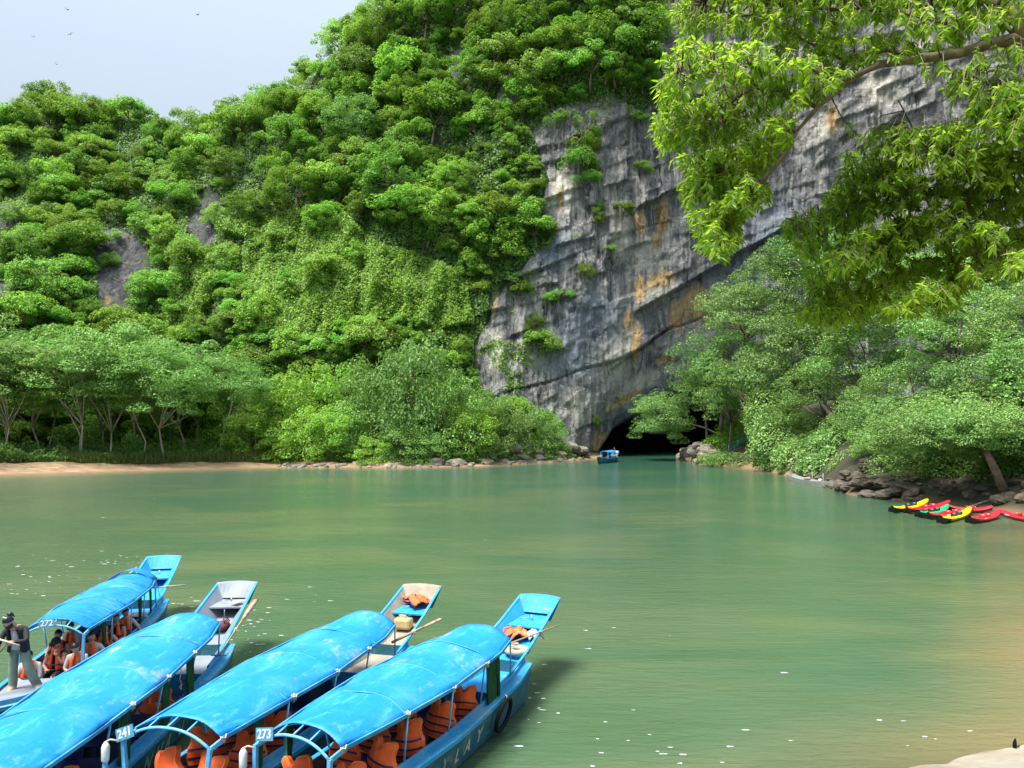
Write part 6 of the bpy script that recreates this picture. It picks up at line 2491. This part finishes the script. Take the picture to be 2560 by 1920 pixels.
# the boatwoman standing on the bow of boat 272, bent over her pole
feet = at_z(42, 1733, .74)
JW = {'pelvis': (0, .06, .84), 'waist': (-.01, .03, .98), 'chest': (-.02, -.05, 1.17), 'neck': (-.04, -.14, 1.31), 'head': (-.06, -.20, 1.375), 'shl': (.15, -.07, 1.24), 'shr': (-.18, -.09, 1.24),
      'ell': (.25, -.24, 1.05), 'elr': (-.28, -.20, .99), 'hal': (.06, -.37, 1.06), 'har': (-.20, -.40, .80), 'hipl': (.09, .05, .82), 'hipr': (-.09, .05, .82), 'knl': (.20, -.02, .45), 'knr': (-.09, .02, .43),
      'anl': (.36, .06, .09), 'anr': (-.08, .02, .09), 'tol': (.42, -.08, .04), 'tor': (-.12, -.13, .04), 'face': (-.25, -.75, -.75), 'grip': (0, -1, -.3)}
W = person('person in black jacket, mask and baggy grey trousers poling from the leftmost bow', JW,
           {'top': 'black_cloth', 'sleeve': 'black_cloth', 'fore': 'black_cloth', 'pants': 'grey_cloth', 'shin': 'grey_cloth', 'foot': 'skin', 'baggy': 1}, feet, .15, hair='bun', mask=True)
mb = MB()      # open jacket over the torso
rows_ = []
for v, wx, wf, cx_, cy_, z_ in ((0, .20, .17, -.01, .04, .80), (.25, .185, .155, -.01, .03, .95), (.55, .185, .155, -.02, -.03, 1.12), (.8, .20, .14, -.02, -.08, 1.24), (1, .10, .09, -.04, -.13, 1.31)):
    row_ = []
    for j in range(22):
        a = math.radians(28) + (2 * math.pi - math.radians(56)) * j / 21
        row_.append(Vector((cx_ + math.sin(a) * wx, cy_ - math.cos(a) * wf, z_)) + Vector((0, 0, .02 * math.sin(a * 5))))
    rows_.append(row_)
mb.grid(rows_)
solidify(mb.build('jacket', M['black_cloth'], W), .012)
mb = MB()
mb.grid([[Vector((-.02 + .085 * (j / 6 - .5) * 2 * (1.1 - .5 * v) + .01 * math.sin(z_ * 30), cy_ + .02 + .03 * ((j / 6 - .5) * 2) ** 2, z_)) for j in range(7)] for v, cy_, z_ in ((0, -.11, .84), (.3, -.125, .95), (.6, -.17, 1.08), (.9, -.20, 1.22))])
solidify(mb.build('shirt', M['white_cloth'], W), .02)
for sx, ax_, ay_ in ((1, .36, .06), (-1, -.08, .02)):
    mb = MB()
    a_ = Vector((ax_, ay_, .02))
    t_ = Vector((.42, -.10, .012)) if sx > 0 else Vector((-.12, -.15, .012))
    mb.bar(a_ + (a_ - t_) * .3, t_ + (t_ - a_) * .25, .085, .02)
    mb.tube([a_ + Vector((.035, 0, .03)), a_.lerp(t_, .75) + Vector((0, 0, .065)), a_ + Vector((-.035, 0, .03))], .008, 5)
    mb.build('sandal', M['pink'], W)
pole = empty('pole', feet, .15, 'dark pole with a pale crossbar gripped by the boatwoman on the bow', 'pole')
mb = MB()
mb.tube([(.02, -.42, 1.10), (-.20, -.46, .82), (-.62, -.62, .25), (-1.2, -.85, -.7)], .020, 8)
mb.build('shaft', M['bark_dark'], pole)
mb = MB()
mb.tube([(-.20, -.42, 1.16), (.22, -.46, 1.02)], .017, 8)
mb.build('crossbar', M['rope'], pole)

# ---------------------------------------------------------------- the boat coming out of the cave
fb = at_z(1512, 1157, 0)
B5 = Boat('small blue river boat with a turquoise roof coming out of the cave', fb.x, fb.y, rad(-24), 3.8, .62, .76, .66, stern=2.3, group=None, edge=1.6)
B5.seats([.6, 1.6])
for (x, t, lab) in ((.2, .7, 'person in pink and red near the front of the boat at the cave'), (.1, 2.6, 'person in orange near the rear of the boat at the cave')):
    person(lab, seated(0, 'lap'), WHT, world_of(B5.root, (x, t, .46)), rad(-24), vest_on=True)
JS = {'pelvis': (0, 0, .84), 'waist': (0, 0, .98), 'chest': (0, -.02, 1.2), 'neck': (0, -.02, 1.35), 'head': (0, -.03, 1.42), 'shl': (.18, 0, 1.28), 'shr': (-.18, 0, 1.28), 'ell': (.28, -.1, 1.05), 'elr': (-.28, -.1, 1.05),
      'hal': (.2, -.3, 1.0), 'har': (-.2, -.3, 1.0), 'hipl': (.1, 0, .82), 'hipr': (-.1, 0, .82), 'knl': (.13, -.03, .45), 'knr': (-.13, .03, .45), 'anl': (.15, 0, .09), 'anr': (-.15, .02, .09), 'tol': (.17, -.14, .04), 'tor': (-.17, -.12, .04), 'face': (0, -1, -.1)}
person('person in dark clothes standing at the raised stern of the boat at the cave', JS, {'top': 'black_cloth', 'sleeve': 'black_cloth', 'fore': 'skin', 'pants': 'black_cloth', 'shin': 'black_cloth', 'foot': 'black_cloth'},
       world_of(B5.root, (0, B5.L + 1.5, B5.sg(B5.L + 1.3) - .25)), rad(-24), scale=.9)

# ---------------------------------------------------------------- grey boat at the right bank
g0 = at_z(1978, 1202, 0)
g1 = at_z(2086, 1221, 0)
d = (g1 - g0)
gr = empty('grey_boat', g0, math.atan2(d.y, d.x), 'long grey flat-bottomed boat moored along the right bank', 'boat')
Lg = d.length
mb = MB()
rows_ = []
for i in range(15):
    t = i / 14
    w = .62 * math.sin(math.pi * (.12 + .80 * t)) ** .6
    zg = .42 + .30 * abs(2 * t - 1) ** 2.4
    zb = -.06 + .42 * abs(2 * t - 1) ** 3.5
    x = -.3 + (Lg + .6) * t
    rows_.append([(x, -w, zg), (x, -w * .8, zb), (x, w * .8, zb), (x, w, zg), (x, w - .06, zg), (x, w * .75, zb + .08), (x, -w * .75, zb + .08), (x, -w + .06, zg)])
mb.grid(rows_, 0, False, True)
mb.add([rows_[0][k] for k in range(8)], [(0, 1, 2, 3)], 0)
mb.add([rows_[-1][k] for k in range(8)], [(3, 2, 1, 0)], 0)
mb.build('hull', M['silver'], gr)
for k in (.3, .55, .78):
    mb = MB()
    mb.box((Lg * k, 0, .38), (.22, 1.05, .04))
    mb.build('thwart', M['silver'], gr)
for k in (0, 1):
    mb = MB()
    mb.tube([(Lg * (.35 + .25 * k), .75, -.5), (Lg * (.35 + .25 * k), .75, 1.15)], .035, 6)
    o = mb.build('mooring_stake', M['bark_pale'])
    o.location = g0
    o.rotation_euler = (0, 0, math.atan2(d.y, d.x))
    tag(o, 'short %s stake standing in the water behind the grey boat' % ('left' if k == 0 else 'right'), 'stake')
for k, (f_, mt_, lab, nm) in enumerate(((.42, 'foam', 'brown sack lying in the grey boat', 'sack'), (.70, 'white_cloth', 'pale blue plastic bundle in the grey boat', 'bundle'))):
    mb = MB()
    mb.ball((0, 0, 0), (.38 if k == 0 else .22, .2, .17), 12, 0, .6, k)
    o = mb.build(nm, M[mt_])
    o.location = g0 + d * f_ + Vector((0, 0, .52))
    tag(o, lab, nm)


# ---------------------------------------------------------------- kayaks
def kayak(px, py, px2, py2, col, label, z0=0.06, lift=.22):
    a = at_z(px, py, z0)
    b_ = at_z(px2, py2, z0)
    d_ = b_ - a
    d_.z = 0
    L_ = d_.length
    e = empty('kayak', (a.x, a.y, z0), math.atan2(d_.y, d_.x), label, 'kayak')
    top, bot2, inn = [], [], []
    n = 17
    for i in range(n):
        t = i / (n - 1)
        w = .33 * math.sin(math.pi * min(max(t * .94 + .03, 0), 1)) ** .5
        rise_ = lift * abs(2 * t - 1) ** 2.6
        x = -.05 + (L_ + .1) * t
        dk = .12 if .28 < t < .72 else .0
        top.append([(x, -w, .12 + rise_), (x, -w * .78, .22 + rise_), (x, -w * .45, .20 + rise_ * 1.06 - dk), (x, 0, .22 + rise_ * 1.1 - dk * 1.2), (x, w * .45, .20 + rise_ * 1.06 - dk), (x, w * .78, .22 + rise_), (x, w, .12 + rise_)])
        bot2.append([(x, -w, .12 + rise_), (x, -w * .8, -.02 + rise_ * .8), (x, 0, -.07 + rise_ * .75), (x, w * .8, -.02 + rise_ * .8), (x, w, .12 + rise_)])
    mb = MB()
    mb.grid(top)
    mb.build('deck', M[col], e)
    mb = MB()
    mb.grid([[(q[0], q[1] * .995, q[2] - .003) for q in r_] for r_ in bot2])
    for fi in range(len(mb.m)):
        i_ = fi // 4
        mb.m[fi] = 1 if (i_ < 3) else 0
    mb.build('hull', [M[col], M['kblack']], e)
    mb = MB()
    mb.grid([[(-.07, y_ * .22, .18 + lift * .9 - abs(y_) * .05), (-.02, y_ * .3, .02 + lift * .55), (.10, y_ * .3, .0)] for y_ in (-1, -.5, 0, .5, 1)])
    mb.build('bow_patch', M['kblack'], e)
    for f_ in (.42, .60):
        mb = MB()
        mb.grid([[(L_ * f_ + .03 * v, -.2 + .4 * u, .12 + .26 * v) for u in (0, .5, 1)] for v in (0, .5, 1)])
        solidify(mb.build('seat_back', M['kblack'] if col != 'red' else M['red'], e), .05)
    mb = MB()
    mb.box((L_ * .30, -.40, .19), (.42, .015, .07))
    mb.build('label_patch', M['white'], e)
    return e


kayak(2232, 1281, 2318, 1262, 'yellow', 'yellow kayak farthest left at the far side of the kayak group')
kayak(2268, 1284, 2372, 1266, 'red', 'red kayak behind the green one, second from the left')
kayak(2298, 1293, 2370, 1277, 'green', 'green kayak, the only green one')
kayak(2322, 1298, 2430, 1282, 'red', 'red kayak between the green one and the near yellow one')
kayak(2375, 1278, 2478, 1280, 'red', 'long red kayak at the back of the group, near the leaning trunk')
kayak(2354, 1308, 2425, 1284, 'yellow', 'yellow kayak in front, nearest the camera')
kayak(2425, 1308, 2498, 1292, 'red', 'red kayak in front, right of the near yellow one')
kayak(2500, 1288, 2620, 1312, 'red', 'red kayak farthest right, cut by the frame', lift=.2)
for k in range(4):
    b = MB()
    q = [[(2420, 1268, 56), (2480, 1248, 56), (2560, 1226, 57)], [(2440, 1262, 57), (2500, 1262, 56), (2570, 1250, 56)], [(2480, 1275, 55), (2520, 1255, 56), (2540, 1235, 57)], [(2500, 1300, 50), (2560, 1306, 50), (2600, 1308, 50)]][k]
    b.tube([at_y(*w) for w in q], [.05, .07, .10], 6)
    tag(b.build('driftwood_branch', M['bark_pale']), ['long thin bare branch rising to the right over the red kayaks', 'second bare branch under the long one at the right bank', 'short bare branch crossing the others at the right edge', 'pale stick floating at the right edge below the kayaks'][k], 'branch')

# ---------------------------------------------------------------- railing and walkers on the right bank
rl = empty('railing', at_y(1822, 1118, 113), 0, 'teal metal railing climbing the bank under the trees right of the cave', 'railing')
base = at_y(1822, 1118, 113)
pts3 = [at_y(1822, 1118, 113) - base, at_y(1845, 1105, 112) - base, at_y(1870, 1090, 111) - base, at_y(1895, 1100, 109) - base, at_y(1925, 1102, 108) - base, at_y(1960, 1102, 107) - base]
for k, p in enumerate(pts3):
    mb = MB()
    mb.tube([p + Vector((0, 0, -1.0)), p + Vector((0, 0, .35))], .05, 6)
    mb.build('post', M['tealrail'], rl)
for h in (.3, -.05, -.4):
    mb = MB()
    mb.tube([p + Vector((0, 0, h)) for p in pts3], .04, 6)
    mb.build('rail', M['tealrail'], rl)
person('person in a yellow vest and white hat standing behind the teal railing', JS, {'top': 'orange_pale', 'sleeve': 'orange_pale', 'fore': 'skin', 'pants': 'black_cloth', 'shin': 'black_cloth', 'foot': 'black_cloth'}, at_y(1903, 1116, 107.5), .2, vest_on=True)

# ---------------------------------------------------------------- birds
for k, (px, py) in enumerate([(168, 24), (176, 86), (494, 37), (140, 160), (83, 92)]):
    p = at_y(px, py, 95 + 8 * k)
    b = MB()
    b.tube([(-.16, 0, 0), (0, 0, .01), (.16, 0, .0)], [.02, .05, .02], 6)
    for sd in (-1, 1):
        b.add([(-.05, 0, .02), (.07, 0, .02), (.06, sd * .25, .12), (-.02, sd * .50, .05), (-.06, sd * .25, .12)], [(0, 1, 2, 4), (4, 2, 3)], 0)
    o = b.build('bird', M['black_cloth'])
    o.location = p
    o.rotation_euler = (rng.normal() * .4, rng.normal() * .3, rng.uniform(0, 6))
    tag(o, ['tiny dark bird highest at the left of the sky', 'tiny dark bird below the highest one', 'tiny dark bird in the middle of the sky', 'tiny dark bird lowest, above the left ridge', 'tiny faint bird farthest left'][k], 'bird')

# ---------------------------------------------------------------- pale flecks floating on the water
b = MB()
rs = np.random.default_rng(31)
CL = [(310, 1400, 90, 25, 46), (100, 1430, 110, 40, 40), (40, 1470, 60, 30, 22), (450, 1520, 40, 30, 18), (640, 1600, 50, 50, 26), (600, 1560, 40, 50, 16), (1330, 1760, 70, 110, 26), (1700, 1870, 300, 40, 16), (1500, 1580, 250, 80, 10), (2250, 1820, 200, 60, 12),
      (700, 1500, 120, 60, 14), (840, 1280, 500, 60, 12), (1550, 1800, 200, 80, 12)]
for (cx_, cy_, sx_, sy_, n) in CL:
    for _ in range(int(n * .65)):
        p = at_z(cx_ + rs.normal() * sx_ * .6, min(1915, cy_ + rs.normal() * sy_ * .6), .006)
        s_ = rs.uniform(.010, .030) * (1 + p.y / 45)
        el_ = rs.uniform(1.1, 3.2)
        a = [p + Vector((s_ * el_ * math.cos(t) * rs.uniform(.5, 1.2), s_ * .8 * math.sin(t) * rs.uniform(.4, 1.2), 0)) for t in np.linspace(0, 2 * math.pi, 7)[:-1]]
        b.add(a, [(0, 1, 2, 3, 4, 5)], 0)
tag(b.build('foam_flecks', M['white']), 'small white flecks of foam and petals drifting on the green water', 'foam', None, 'stuff')
